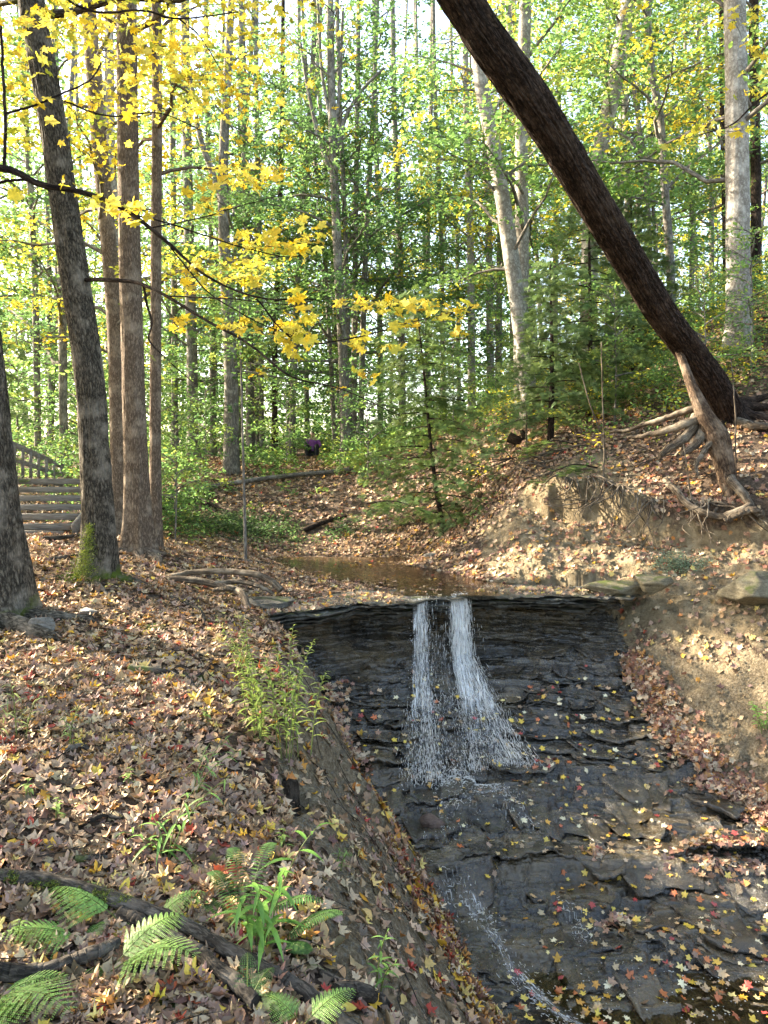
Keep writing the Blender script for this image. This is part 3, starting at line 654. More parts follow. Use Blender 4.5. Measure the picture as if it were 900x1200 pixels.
YEL = [maple(c, f, s + 60) for s, (c, f) in enumerate([(-.1, .15), (-.3, .1), (-.2, .3), (.1, .2)])]
LEAF6 = (np.array([(0, -.5, 0), (.28, -.15, .06), (.22, .2, .05), (0, .55, -.06), (-.22, .2, .05), (-.28, -.15, .06)]), np.array([(0, 1, 2, 3), (0, 3, 4, 5)]))
LEAF4 = (np.array([(0, -.5, 0), (.3, 0, .08), (0, .5, 0), (-.3, 0, .08)]), np.array([(0, 1, 2, 3)]))
OVAL = [(np.array([(0, -.5, 0), (.2, -.2, .05), (.2, .15, .08), (0, .5, .0), (-.2, .15, .08), (-.2, -.2, .05)]) * np.array((1, 1, s)), np.array([(0, 1, 2, 3), (0, 3, 4, 5)])) for s in (1, -2, 3)]

PAL_BROWN = np.array((1.30, 1.27, 1.08)) * np.array([(.17, .105, .07), (.24, .155, .11), (.13, .085, .065), (.30, .20, .145), (.21, .14, .12), (.37, .27, .2), (.19, .11, .085), (.28, .2, .165), (.36, .285, .215), (.10, .065, .05), (.33, .21, .13), (.25, .17, .15)])
PAL_BRIGHT = np.array([(.62, .36, .05), (.55, .26, .05), (.66, .47, .09), (.48, .2, .06), (.6, .42, .16), (.38, .07, .04), (.7, .55, .18)])
PAL_ROCK = np.array([(.2, .13, .08), (.33, .22, .13), (.45, .34, .2), (.66, .45, .06), (.62, .32, .05), (.7, .56, .22), (.72, .64, .42), (.5, .15, .05), (.64, .40, .07), (.38, .06, .05), (.55, .35, .18), (.3, .19, .12), (.7, .52, .1)])
PAL_RED = np.array((.92, 1.0, 1.0)) * np.array([(.34, .17, .11), (.42, .23, .15), (.28, .12, .08), (.5, .33, .22), (.24, .12, .09), (.55, .40, .28), (.46, .22, .08)])
def pick(pal, n, j=.12, r=rng):
    c = pal[r.integers(0, len(pal), n)]; return np.clip(c * (1 + r.normal(size=(n, 1)) * j) + r.normal(size=(n, 3)) * .008, .005, .85)
def sample_region(x0, x1, y0, y1, dens):
    n = int((x1 - x0) * (y1 - y0) * dens); return rng.uniform(x0, x1, n), rng.uniform(y0, y1, n)
def leaves_on(g, x, y, zf, pal, tmpl, size, tilt=.45, lift=.03, pn=None):
    n = len(x)
    if n == 0: return
    z = zf(x, y); nn = pn if pn is not None else gn(x, y)
    nn = unit(nn + rng.normal(size=(n, 3)) * tilt * .6); k = rng.integers(0, len(tmpl), n)
    pos = np.column_stack((x, y, z)) + nn * rng.uniform(.15, 1, n)[:, None] * lift
    col = pal if pal.shape == (n, 3) else pick(pal, n); sc = rng.uniform(size[0], size[1], n)
    for i, (tv, tf) in enumerate(tmpl):
        s = k == i
        if s.any(): scatter(g, tv, tf, pos[s], nn[s], sc[s], col[s])

# ---- litter near: left bank
g = Geo()
def vis(x, y, m=.06): return np.abs(x) / np.maximum(y, .1) < .5 + m + .25 / y
def classify(x, y):
    z, clay, sL, sR, ins = ground_parts(x, y); return clay, sL, sR, ins
def litter(x0, x1, y0, y1, dens, tmpl, size, yfrac=.10):
    x, y = sample_region(x0, x1, y0, y1, dens); s = vis(x, y); x, y = x[s], y[s]
    clay, sL, sR, ins = classify(x, y)
    keep = rng.random(len(x)); pr = np.ones(len(x))
    pr = np.where(clay > .3, .42, pr); pr = np.where(sL, .18, pr); pr = np.where(sR, .22, pr); pr = np.where(ins, 0, pr)
    # bare trodden patches of dark soil
    bare = fbm(x * 1.1, y * 1.1, 0, 77, 3); pr = pr * (1 - .5 * sst(.12, .35, bare))
    dl = xl(y) - x; toe = sL & (dl < .45 + .12 * noise(y * 3, 0, 0, 70)); pr = np.where(toe, .75, pr)
    pool = (np.abs(gz(x, y, False) + 1.65) < .045) & (y > 10.2) & (x < 2.3); 
    pr = np.where(pool & (x > -1.6 + .5 * (12 - y)), pr * .25, pr)
    drr = x - xr(y); pile = sR & (drr < .40 + .12 * noise(y * 2.5, 0, 0, 71)); pr = np.where(pile, .0, pr)
    s = keep < pr; x, y, toe = x[s], y[s], toe[s]
    n = len(x); big = rng.random(n); pal = pick(PAL_BROWN, n, .2)
    yb = pick(PAL_BRIGHT, n); q = big < yfrac + .22 * toe; pal = np.where(q[:, None], yb, pal)
    rd = pick(PAL_RED, n); q = (big > .62 if False else (big > .55)) & toe; pal = np.where(q[:, None], rd, pal)
    pal2 = pick(PAL_RED, n); q2 = (x > 1.0) & (y > 10) & (y < 12.6) & (big > .3); pal = np.where(q2[:, None], pal2, pal)
    leaves_on(g, x, y, gz, pal, tmpl, size, .48, .03)
litter(-3.2, 1.6, 2.3, 6.2, 1350, LIT, (.035, .10), .11)
litter(-5.2, 1.0, 6.2, 10.2, 800, LITS + BEECH[:1], (.04, .10), .10)
tag(g.build('leaf_litter', M_litter), 'brown and tan fallen maple leaves covering the near left bank', 'fallen leaves', kind='stuff')
g = Geo()
litter(-8, 8, 10.2, 16, 330, LITS, (.06, .10), .06)
litter(2.8, 6.5, 6.0, 10.2, 300, LITS, (.055, .095), .1)
litter(-10, 13, 16, 27, 110, LITS, (.08, .14), .04)
tag(g.build('leaf_litter', M_litter), 'brown fallen leaves covering the slopes behind the creek', 'fallen leaves', kind='stuff')
g = Geo(); x = rng.uniform(-1.7, 3.2, 1500); y = yl(x) + rng.uniform(-.06, .75, 1500); s = (rng.random(1500) < np.where((x > .25) & (x < 1.25), .05, 1 - .5 * (x > 1.25))); x, y = x[s], y[s]
leaves_on(g, x, y, lambda a, b: np.maximum(gz(a, b), -1.605), np.where(rng.random((len(x), 1)) < .12, pick(PAL_BRIGHT, len(x)), pick(PAL_BROWN, len(x), .2) * 1.1), LITS, (.045, .085), .35, .015)
tag(g.build('leaf_litter', M_litter), 'tan leaves strewn on the flat top of the ledge around the falls', 'fallen leaves', kind='stuff')
# leaf pile along the right foot of the rock
g = Geo(); x = rng.uniform(-1.8, 2.1, 420); y = rng.uniform(10.1, 13.8, 420) ; s = fbm(x * 1.5, y * 1.5, 0, 97, 3) > -.02; x, y = x[s], y[s]; leaves_on(g, x, y, lambda a, b: a * 0 - 1.582, np.where(rng.random((len(x), 1)) < .3, pick(PAL_BRIGHT, len(x)), pick(PAL_BROWN, len(x), .2) * 1.15), LITS, (.05, .09), .06, .006, np.tile((0, 0, 1.), (len(x), 1)))
tag(g.build('floating_leaves', M_litter), 'leaves floating on the shallow brown pool above the falls', 'fallen leaves', kind='stuff')
g = Geo(); y = rng.uniform(6.6, 9.85, 3200); wdt = .30 + .15 * sst(9.9, 8.5, y) + .06 * noise(y * 2, 0, 0, 5)
x = xr(y) + wdt * rng.normal(size=len(y)) * .25 + .02
z = lambda x, y: np.maximum(gz(x, y), bz(x, y)) + .02
leaves_on(g, x, y, z, PAL_RED, LIT, (.05, .09), .8, .07)
tag(g.build('leaf_pile', M_litter), 'reddish brown leaves banked along the right foot of the wet rock', 'fallen leaves', kind='stuff')
g = Geo()
for _ in range(420):
    x, y = rng.uniform(-3, .3), rng.uniform(2.6, 9.5); a = rng.uniform(0, 6.28); L = rng.uniform(.05, .28); pts = np.array([(x + math.cos(a + rng.normal() * .15) * L * t, y + math.sin(a) * L * t) for t in (0, .35, .7, 1)])
    zz = gz(pts[:, 0], pts[:, 1], False) + .035 + rng.uniform(0, .02); addtube(g, np.column_stack((pts, zz)), rng.uniform(.0015, .005) * np.array((1, .9, .7, .4)), 4, cap=False)
tag(g.build('twigs', B_log), 'small dead twigs strewn through the brown leaves of the left bank', 'twigs', kind='stuff')
# leaves stuck to the rock
g = Geo()
def on_bed(x, y, pal, size=(.03, .08), tilt=.12):
    s = (x > xl(y) - .05) & (x < xr(y) + .1) & (y < yl(x) - .35); x, y = x[s], y[s]; e = .03
    nn = unit(np.stack((-(bz(x + e, y) - bz(x - e, y)), -(bz(x, y + e) - bz(x, y - e)), np.full(len(x), 2.2 * e)), -1))
    nn[:, 2] = np.maximum(nn[:, 2], .3)
    leaves_on(g, x, y, lambda a, b: np.maximum(bz2(a, b), -3.703), pal, FLAT, size, tilt, .012, unit(nn))
x = rng.uniform(-.6, 4.6, 1400); y = rng.uniform(4.6, 9.6, 1400); s = rng.random(1400) < (.45 + .6 * sst(.8, 2, x)); on_bed(x[s], y[s], PAL_ROCK)
for (px, py, rx, ry, n_) in [(680, 1075, .5, .2, 12), (850, 1130, .5, .25, 70), (620, 1165, .25, .15, 14), (700, 1180, .3, .12, 34), (540, 905, .3, .1, 8), (620, 930, .25, .12, 14), (690, 870, .25, .08, 10), (820, 1160, .3, .2, 26)]:
    d = 3.45 * 900 / (py - HY) if py < 1040 else 3.68 * 900 / (py - HY)
    c = P(px, py, d); on_bed(c[0] + rng.normal(size=n_) * rx * .6, c[1] + rng.normal(size=n_) * ry, PAL_ROCK)
for (px, py, rx, ry, n_) in [(850, 1005, .55, .13, 300), (700, 996, .12, .05, 24), (720, 1045, .18, .05, 40), (395, 800, .14, .5, 260), (690, 770, .05, .05, 1)]:
    d = 3.42 * 900 / (py - HY) if py > 950 else 2.4 * 900 / (py - HY)
    c = P(px, py, d); on_bed(c[0] + rng.normal(size=n_) * rx * .6, c[1] + rng.normal(size=n_) * ry, PAL_RED, (.045, .08), .6)
x = rng.normal(size=260) * .1 - .72; y = rng.uniform(7.9, 8.95, 260); on_bed(x + (8.9 - y) * .45, y, PAL_RED, (.05, .08), .6)
tag(g.build('scattered_leaves', M_wetleaf), 'yellow, orange and cream maple leaves stuck to the dark wet rock', 'fallen leaves', kind='stuff')

# ------------------------------------------------------------------ trunks
def pxpath(pts, n): return smooth_path(np.array([P(*p) for p in pts]), n)
def ridges(amp, f=5., seed=0, flare=0., lobes=5, fh=.3):
    def d(th, L, r):
        c, s = np.cos(th), np.sin(th); k = 1.0 * f
        e = noise(c * k * 2.2, s * k * 2.2, L * 2.2, seed) ; e2 = noise(c * k * 5, s * k * 5, L * 5.5, seed + 3)
        rr = 1 + amp * (1 - 2.2 * np.abs(e)) + amp * .5 * e2 + .05 * noise(c * 1.2, s * 1.2, L * 1.3, seed + 9)
        if flare: rr = rr + flare * np.exp(-np.maximum(L - .05, 0) / fh) * (.45 + .75 * np.maximum(0, np.cos(th * lobes + seed + .6 * np.sin(th * 2)))) 
        return rr
    return d
def limb_tree(g, path, r0, r1, seg, amp=.06, seed=0, flare=.0, lobes=5, fh=.3):
    n = len(path); addtube(g, path, np.linspace(r0, r1, n), seg, ridges(amp, seed=seed, flare=flare, lobes=lobes, fh=fh), seed=seed)
def root(g, pts, r0, r1, seg=8, seed=0, sink=.35):
    """a root running over the ground from world xy points"""
    p = smooth_path(np.array([(q[0], q[1]) for q in pts], float), 26); z = gz(p[:, 0], p[:, 1], False)
    r = np.linspace(r0, r1, 26); rr = np.random.default_rng(seed)
    p3 = np.column_stack((p, z + r * (1 - sink * 2) + .012 * rr.normal(size=26).cumsum() * .3)); p3[-1, 2] -= r1 * 2
    addtube(g, p3, r, seg, ridges(.10, seed=seed), seed=seed)

def leafy(g, centers, dirs, L, Wd, n, pal, size, tmpl, r, droop=.25, up=.9, jit=.06, up_tilt=.35):
    """flat fans of leaves; centers (k,3) fan starts, dirs (k,3)"""
    k = len(centers); t = r.random((k, n)) ** .7; w = (r.random((k, n)) - .5) * 2
    dirs = unit(dirs); side = unit(np.cross(dirs, np.array((0, 0, 1.)))); 
    prof_ = np.sin(np.clip(t * 1.15 + .1, 0, 1) * np.pi) ** .6
    p = centers[:, None] + dirs[:, None] * (t * L)[..., None] + side[:, None] * (w * Wd * prof_)[..., None]
    p[..., 2] -= droop * (t * L) ** 2 / max(L, .1) + droop * .6 * np.abs(w * Wd)
    p += r.normal(size=p.shape) * jit
    p = p.reshape(-1, 3); nn = unit(r.normal(size=p.shape) * up_tilt + np.array((0, 0, up)))
    c = pal[r.integers(0, len(pal), k)][:, None] * (1 + .22 * r.normal(size=(k, n, 1))) + .0
    c = np.clip(c, .01, .8).reshape(-1, 3); sz = r.uniform(size[0], size[1], len(p)); ki = r.integers(0, len(tmpl), len(p))
    fw = np.repeat(dirs, n, 0) + r.normal(size=p.shape) * .5
    for i, (tv, tf) in enumerate(tmpl):
        s = ki == i
        if s.any(): scatter(g, tv, tf, p[s], nn[s], sz[s], c[s], fwd=-np.cross(nn[s], fw[s]))

GREEN = np.array([(.08, .16, .06), (.10, .19, .065), (.07, .14, .055), (.12, .22, .065), (.10, .18, .06)])
LIME = np.array([(.12, .22, .06), (.16, .25, .06), (.10, .19, .055), (.21, .26, .06), (.13, .22, .07)])
GOLD = np.array([(.68, .50, .05), (.6, .42, .04), (.74, .60, .09), (.52, .48, .06), (.66, .56, .07), (.7, .62, .12)])
GOLDG = np.array([(.5, .42, .05), (.3, .32, .045), (.6, .42, .045), (.2, .26, .04), (.62, .5, .06)])
HEMC = np.array([(.10, .16, .06), (.12, .19, .065), (.09, .14, .055), (.15, .21, .07)])

def crown_parts(r, H, z0, z1, reach, nl, pal, lps, size, tmpl, lean=(0, 0), spray=(1.1, .55), trunkpath=None, hue=None, up_tilt=.45):
    """limbs and leaves of a broadleaf crown about a stem at the origin"""
    gw, gl = Geo(), Geo(); C_, D_ = [], []
    for i in range(nl):
        h = z0 + (z1 - z0) * (i + r.random()) / nl; az = i * 2.4 + r.normal() * .4
        k = (h - z0) / max(z1 - z0, .1); L = reach * (1.05 - .62 * k) * r.uniform(.65, 1.15); el = r.uniform(.05, .75) + .35 * k
        base = np.array((0, 0, h)) if trunkpath is None else trunkpath(h)
        d = np.array((math.cos(az) * math.cos(el), math.sin(az) * math.cos(el), math.sin(el)))
        m_ = 7; t = np.linspace(0, 1, m_)[:, None]
        pth = base + d * t * L + np.array((0, 0, -.18 * L)) * t ** 2 + np.vstack((np.zeros(3), r.normal(size=(m_ - 1, 3)) * .05 * L)).cumsum(0) * .5
        addtube(gw, pth, np.linspace(.012 * L + .012, .006, m_), 5, cap=False, seed=i)
        ns = max(4, int(L * 3.6))
        for j in range(ns):
            q = .25 + .75 * (j + r.random()) / ns; c = np.array([np.interp(q, np.linspace(0, 1, m_), pth[:, a]) for a in range(3)])
            a2 = az + r.choice((-1, 1)) * r.uniform(.3, 1.4); dd = np.array((math.cos(a2), math.sin(a2), r.uniform(-.1, .35)))
            C_.append(c); D_.append(dd)
            e = c + dd * spray[0] * .8; addtube(gw, np.array([c, (c + e) / 2 + (0, 0, .04), e]), (.008, .005, .003), 3, cap=False)
    C_, D_ = np.array(C_), np.array(D_)
    leafy(gl, C_, D_, spray[0], spray[1], lps, pal, size, tmpl, r, up_tilt=up_tilt)
    return gw, gl

def copy_thing(root_, loc, rz, sc, label, group, cat=None):
    r_ = root_.copy(); SC.collection.objects.link(r_); r_.location = tuple(float(c) for c in loc); r_.rotation_euler = (0, 0, rz); r_.scale = (sc,) * 3 if np.isscalar(sc) else sc
    if label: r_['label'] = label
    if group: r_['group'] = group
    if cat: r_['category'] = cat
    for ch in list(root_.children):
        c = ch.copy(); SC.collection.objects.link(c); c.parent = r_
    return r_

# ------------------------------------------------------------------ near trees on the left bank
def near_tree(name, label, pts, w0, w1, mt, seg=72, n=260, flare=.9, lobes=5, fh=.28, amp=.07, seed=1, roots=(), group=None, cat='tree', crown=None, sink=.25):
    """trunk through photo points (px,py,d), widths in pixels"""
    b = np.array(P(*pts[0])); root_ = empty(name, b, label, cat, group)
    path = pxpath(pts, n); d0 = pts[0][2]; r0 = w0 / 2 * d0 / F; r1 = w1 / 2 * pts[-1][2] / F
    path = np.vstack((path[0] - (path[1] - path[0]) * sink / np.linalg.norm(path[1] - path[0]), path))
    g = Geo(); addtube(g, path, np.linspace(r0, r1, n + 1), seg, ridges(amp, seed=seed, flare=flare, lobes=lobes, fh=fh + sink), seed=seed)
    for i, (rp, ra, rb) in enumerate(roots): root(g, rp, ra, rb, 10, seed + i)
    if crown:
        gw, gl = crown(path); 
        for V, B in zip(gw.V, gw.B): pass
        g2 = gw; g2.build('branches', mt, root_)
        gl.build('crown', M_yel, root_)
    g.build('trunk', mt, root_); return root_
def up(path, h):   # the stem point at height h above its base
    z = path[:, 2]; return np.array([np.interp(h + z[1], z, path[:, k]) for k in range(3)])
def goldcrown(z0, z1, reach, nl, lps, seed, pal=GOLD, size=(.07, .11)):
    def f(path):
        r = np.random.default_rng(seed)
        return crown_parts(r, 10, z0, z1, reach, nl, pal, lps, size, YEL, trunkpath=lambda h: up(path, h), spray=(.9, .45))
    return f
t1b = G(-12, 735)
near_tree('maple_tree', 'thick grey trunk cut by the left edge with mossy roots', [(-5, 728, 7.3), (-11, 650, 7.3), (-19, 520, 7.3), (-30, 400, 7.3), (-60, 200, 7.4), (-90, -100, 7.6), (-130, -500, 8)], 66, 42, B_grey, seed=11, flare=.75, fh=.35,
          roots=[([(-3.75, 7.2), (-3.35, 6.95), (-3.05, 6.75), (-2.8, 6.7)], .13, .03), ([(-3.7, 7.1), (-3.45, 6.7), (-3.3, 6.3)], .12, .04), ([(-3.6, 7.3), (-3.1, 7.2), (-2.75, 7.25)], .10, .03)], crown=goldcrown(6, 12, 4.0, 14, 26, 3))
q2 = G(113, 676); q3 = G(160, 645); q4 = G(183, 642)
d2, d3, d4 = q2[1], q3[1], q4[1]
def around(q, rad, n, r0, r1, seed, a0=0, span=6.28):
    r = np.random.default_rng(seed); out = []
    for i in range(n):
        a = a0 + span * (i + .5 * r.random()) / n; L = rad * r.uniform(.6, 1.2); k = r.normal() * .5
        out.append(([(q[0] + math.cos(a) * r0 * .5, q[1] + math.sin(a) * r0 * .5), (q[0] + math.cos(a) * L * .5, q[1] + math.sin(a) * L * .5), (q[0] + math.cos(a + k) * L, q[1] + math.sin(a + k) * L)], r1 * r.uniform(.7, 1.2), .012))
    return out
near_tree('maple_tree', 'dark furrowed maple leaning left, with mossy foot, right of the steps', [(114, 676, d2), (115, 633, d2), (112, 550, d2), (104, 433, d2), (84, 300, d2), (70, 200, d2 - .1), (54, 100, d2 - .2), (36, 0, d2 - .2), (0, -220, d2 - .2), (-50, -560, d2)], 35, 24, B_grey, seg=96, n=420, seed=23, flare=.75, fh=.22, lobes=5, amp=.075,
          roots=around(q2, .75, 6, .24, .075, 5, 3.4, 5), crown=goldcrown(5.8, 10.5, 3.2, 9, 20, 4))
near_tree('maple_tree', 'straight brown trunk right behind the dark leaning maple', [(160, 645, d3), (160, 600, d3), (158, 500, d3), (152, 300, d3), (149, 100, d3), (148, -80, d3), (146, -500, d3)], 28, 20, B_brown, seg=80, n=360, seed=31, flare=1.0, fh=.3, amp=.05,
          roots=around(q3, .9, 7, .2, .07, 6, 3.0, 6), crown=goldcrown(6.6, 10.5, 2.8, 8, 20, 5))
near_tree('maple_tree', 'slim brown trunk growing against the straight brown trunk', [(182, 643, d4), (182, 600, d4), (182, 500, d4), (183, 300, d4), (184, 100, d4), (182, -80, d4), (178, -400, d4)], 14, 10, B_brown, seg=40, n=240, seed=37, flare=.6, fh=.2, amp=.05,
          roots=around(q4, .5, 4, .12, .04, 7, 3.6, 4), crown=goldcrown(5.2, 8.5, 2.0, 8, 18, 6))

# ---- the leaning tree on the right bank
LB = [(862, 520, 13.0), (853, 490, 12.8), (843, 464, 12.5), (826, 435, 12.2), (803, 405, 11.9), (772, 362, 11.4), (740, 310, 10.9), (697, 240, 10.2), (650, 160, 9.6), (610, 100, 9.2), (570, 45, 8.9), (540, 0, 8.7), (500, -60, 8.4), (440, -160, 8.0), (340, -330, 7.6)]
lt = empty('leaning_tree', P(*LB[0]), 'dark thick tree leaning far left across the creek from the right bank', 'tree')
g = Geo(); path = pxpath(LB, 520); addtube(g, path, np.interp(np.linspace(0, 1, 520), [0, .05, .10, .2, .45, .7, 1], [.44, .33, .245, .215, .21, .22, .19]), 110, ridges(.085, f=6.5, seed=41, flare=.0), seed=4)
g.build('trunk', B_dark, lt)
B_lit = bark_mat('sunlit bark tone', (.05, .032, .022), (.20, .135, .09), (.40, .30, .21), 1.3, .03, 0)  # sunlit side of the leaning trunk, its brightness put into a paler bark colour
g = Geo(); path = pxpath([(768, 350, 11.4), (793, 405, 11.8), (809, 448, 11.65), (825, 485, 11.5), (838, 508, 11.45), (847, 535, 11.4), (852, 562, 11.35), (857, 590, 11.1)], 160)
addtube(g, path, np.interp(np.linspace(0, 1, 160), [0, .3, .45, .6, .75, .88, 1], [.03, .07, .12, .17, .14, .11, .06]), 48, ridges(.08, seed=43), seed=5); g.build('sunlit_stem', B_lit, lt)
g = Geo()
def rt(pts, r0, r1, seg=9, seed=0, n=40):
    p = pxpath(pts, n); rr = np.random.default_rng(seed); p = p + rr.normal(size=p.shape).cumsum(0) * .006
    addtube(g, p, np.linspace(r0, r1, n), seg, ridges(.12, seed=seed), seed=seed)
def gr(px, py, lift=.03): q = G(px, py, 9.0); return (px, py - lift * F / q[1], q[1])
for i, (pts, a, b) in enumerate([
    ([(850, 560, 11.35), (856, 575, 11.25), (868, 588, 11.1), (885, 594, 11.0), (925, 598, 10.8)], .09, .05),
    ([(855, 560, 11.3), (870, 575, 10.9), (890, 600, 10.7), (900, 602, 10.6)], .07, .04),
    ([(780, 562, 11.9), (795, 580, 11.5), (803, 592, 11.2), (822, 604, 11.0), (842, 610, 10.9), (860, 606, 10.8), (880, 598, 10.8)], .05, .045),
    ([(860, 570, 11.4), (845, 590, 11.1), (835, 612, 10.9)], .04, .015), ([(850, 612, 10.8), (868, 604, 10.7), (893, 600, 10.6)], .05, .045),
    ([(822, 488, 11.6), (795, 503, 11.6), (760, 512, 11.9), (735, 518, 12.2)], .075, .025), ([(818, 490, 11.7), (800, 515, 11.5), (780, 530, 11.5), (768, 540, 11.5)], .09, .03),
    ([(826, 500, 11.6), (815, 520, 11.4), (800, 535, 11.3)], .09, .03), ([(820, 476, 11.75), (796, 482, 11.95), (768, 492, 12.2), (740, 500, 12.5), (715, 505, 12.8)], .06, .02),
    ([(855, 490, 12.7), (875, 500, 12.3), (892, 500, 12.1), (915, 506, 11.9)], .08, .04),
    ([(838, 515, 11.4), (820, 535, 11.3), (815, 560, 11.2)], .05, .02)]): rt(pts, a, b, 10, i + 50)
g.build('root', B_root, lt)
q = P(853, 486, 12.8); g = Geo()
for i_, (dx, dy) in enumerate([(.9, -.15), (.7, -.6), (-.5, -.55), (-.85, .1), (.3, -.8), (.95, .35)]): root(g, [(q[0] + dx * .12, q[1] + dy * .12), (q[0] + dx * .5, q[1] + dy * .45), (q[0] + dx * 1.1, q[1] + dy * 1.0 - .1)], .13, .02, 10, 90 + i_, .3)
g.build('root', B_dark, lt)
# crown far up, outside the picture, still casting its shade
r = np.random.default_rng(9); pth = pxpath(LB, 100)
gw, gl = crown_parts(r, 10, 0, 1, 2.6, 10, GREEN, 30, (.09, .13), [LEAF6], trunkpath=lambda h: pth[int(80 + 19 * h)])
gw.build('branches', B_dark, lt); gl.build('crown', M_leaf, lt)

# roots dangling from the eroded lip of the right bank
r = np.random.default_rng(13)
rn = empty('root_tangle', G(735, 585, 10), 'tangle of thin bare roots hanging over the hollow in the sandy bank', 'roots'); g = Geo()
for i in range(64):
    x = r.uniform(2.9, 4.15) if i < 50 else r.uniform(4.2, 5.0); yc = float(ycrest(x)); z0 = float(gz(np.array([x]), np.array([yc + .15]))[0])
    L = r.uniform(.25, .75); dx = r.normal() * .35
    p = np.array([(x, yc + .15, z0 - .02), (x + dx * .2, yc - .08, z0 - .05), (x + dx * .5, yc - .2 - .1 * r.random(), z0 - L * .4), (x + dx * .8 + r.normal() * .1, yc - .3, z0 - L * .75), (x + dx + r.normal() * .1, yc - .36 - .25 * r.random(), z0 - L)])
    addtube(g, smooth_path(p, 18) + r.normal(size=(18, 3)).cumsum(0) * .006, np.linspace(r.uniform(.008, .02), .003, 18), 5, seed=i)
g.build('root', B_root, rn)

# ------------------------------------------------------------------ the woods behind
PROTO = {}
def proto(key, seed, pal, z0, z1, reach, nl, lps, size, spray=(1.2, .6), tmpl=None, mt=None, bm=None):
    r = np.random.default_rng(seed); gw, gl = crown_parts(r, z1, z0, z1, reach, nl, pal, lps, size, tmpl or [LEAF6], spray=spray)
    a = gw.build('branches', bm or B_mid); b = gl.build('crown', mt or M_leaf)
    PROTO[key] = (a.data, b.data); bpy.data.objects.remove(a); bpy.data.objects.remove(b)
proto('green', 1, GREEN, 3.5, 15, 3.4, 20, 34, (.09, .15))
proto('green2', 2, np.vstack((GREEN, LIME[:2])), 2.8, 13, 3.0, 18, 34, (.09, .14))
proto('lime', 3, LIME, 3.2, 14, 3.4, 20, 34, (.09, .15))
proto('lime2', 4, np.vstack((LIME, GREEN[:2], GOLDG[:1])), 2.4, 12, 2.8, 18, 34, (.09, .14))
proto('goldgreen', 5, GOLDG, 3.0, 13, 3.0, 18, 32, (.09, .13))
proto('sapling', 6, LIME, .7, 3.2, 1.1, 13, 22, (.07, .10), (.6, .3))
proto('sapling_green', 7, GREEN, .6, 3.6, 1.2, 14, 22, (.07, .10), (.6, .3))
def put_part(nm, data, parent):
    o = bpy.data.objects.new(nm, data); return put(o, parent)
count = [0]
def wood_tree(label, pts, w0, w1, crown, mt=B_mid, group='trees in the woods behind the creek', name='woodland_tree', seg=14, fork=None, csc=1.0, cat='tree', rz=None):
    """pts: (px,py) from the base upward; the base is put on the ground under its pixel at depth d"""
    d = pts[0][2]; q = np.array(P(*pts[0])); gzv = float(gz(np.array([q[0]]), np.array([q[1]]))[0])
    base = np.array((q[0], q[1], gzv)); t = empty(name, base, label, cat, group)
    pl = [base - np.array((0, 0, .15))] + [P(*p) for p in pts[(1 if abs(q[2] - gzv) > .15 else 0):]]
    pl = [p for i, p in enumerate(pl) if i == 0 or p[2] > pl[0][2] + .2]
    top = pl[-1] + (pl[-1] - pl[-2]) / max(np.linalg.norm(pl[-1] - pl[-2]), .1) * (3.0 if pl[-1][2] > 5 else .6)
    pl.append(top); path = smooth_path(np.array(pl), 60); L = np.concatenate(([0], np.cumsum(np.linalg.norm(np.diff(path, axis=0), axis=1)))); L /= L[-1]
    g = Geo(); s = count[0] = count[0] + 1
    addtube(g, path, np.interp(L, [0, 1], [w0 / 2 * d / F, w1 / 2 * d / F]), seg, ridges(.05, seed=s, flare=.6, lobes=4, fh=.35), seed=s)
    for fk in (fork or []): fp = pxpath(fk[0], 30); addtube(g, fp, np.linspace(fk[1] / 2 * fk[0][0][2] / F, fk[2] / 2 * fk[0][0][2] / F, 30), 8, ridges(.05, seed=s), seed=s)
    g.build('trunk', mt, t)
    if crown:
        for nm, dt in zip(('branches', 'crown'), PROTO[crown]):
            o = put_part(nm, dt, t); o.rotation_euler = (0, 0, (s * 2.39996) % 6.283 if rz is None else rz); o.scale = (csc,) * 3
            if pts[-1][1] < 100: 
                tt = path[-1] - base; o.rotation_euler = (0, 0, (s * 2.39996) % 6.283)
            if o.name.startswith('branches') or True:
                tt = path[-1] - base; lean = math.atan2(tt[0], tt[2]); o.rotation_mode = 'XYZ'
                o.matrix_local = Matrix.Rotation(lean, 4, 'Y') @ Matrix.Rotation((s * 2.39996) % 6.283, 4, 'Z') @ Matrix.Scale(csc, 4)
    return t
WT = wood_tree
WT('brown trunk half hidden behind the dark leaning maple', [(141, 600, 14), (136, 400, 14), (125, 260, 14), (112, 120, 14), (100, -40, 14)], 20, 15, 'goldgreen', B_brown)
WT('white barked tree with a fork seen between two brown trunks', [(140, 560, 19), (136, 300, 19), (130, 180, 19), (128, 60, 19), (126, -60, 19)], 12, 9, 'goldgreen', B_pale, fork=[([(133, 210, 19), (122, 130, 19), (112, 40, 19)], 8, 5)])
WT('grey forked tree under the yellow leaves', [(271, 545, 22), (271, 450, 22), (265, 330, 22), (262, 250, 22), (262, 180, 22), (268, 60, 22)], 18, 7, 'green2', B_mid, fork=[([(262, 240, 22), (248, 200, 22), (232, 150, 22), (222, 80, 22)], 9, 5)])
WT('dark trunk at left of the grey forked tree', [(226, 522, 26), (225, 420, 26), (222, 300, 26), (218, 100, 26), (216, -40, 26)], 13, 9, 'green')
WT('slim trunk close at right of the grey forked tree', [(294, 520, 27), (292, 400, 27), (289, 250, 27), (284, 60, 27), (282, -60, 27)], 10, 7, 'green2')
WT('thin black trunk beside the seated walker', [(322, 532, 26), (322, 420, 26), (326, 300, 26), (330, 150, 26), (332, -20, 26)], 7, 4, 'green', B_dark)
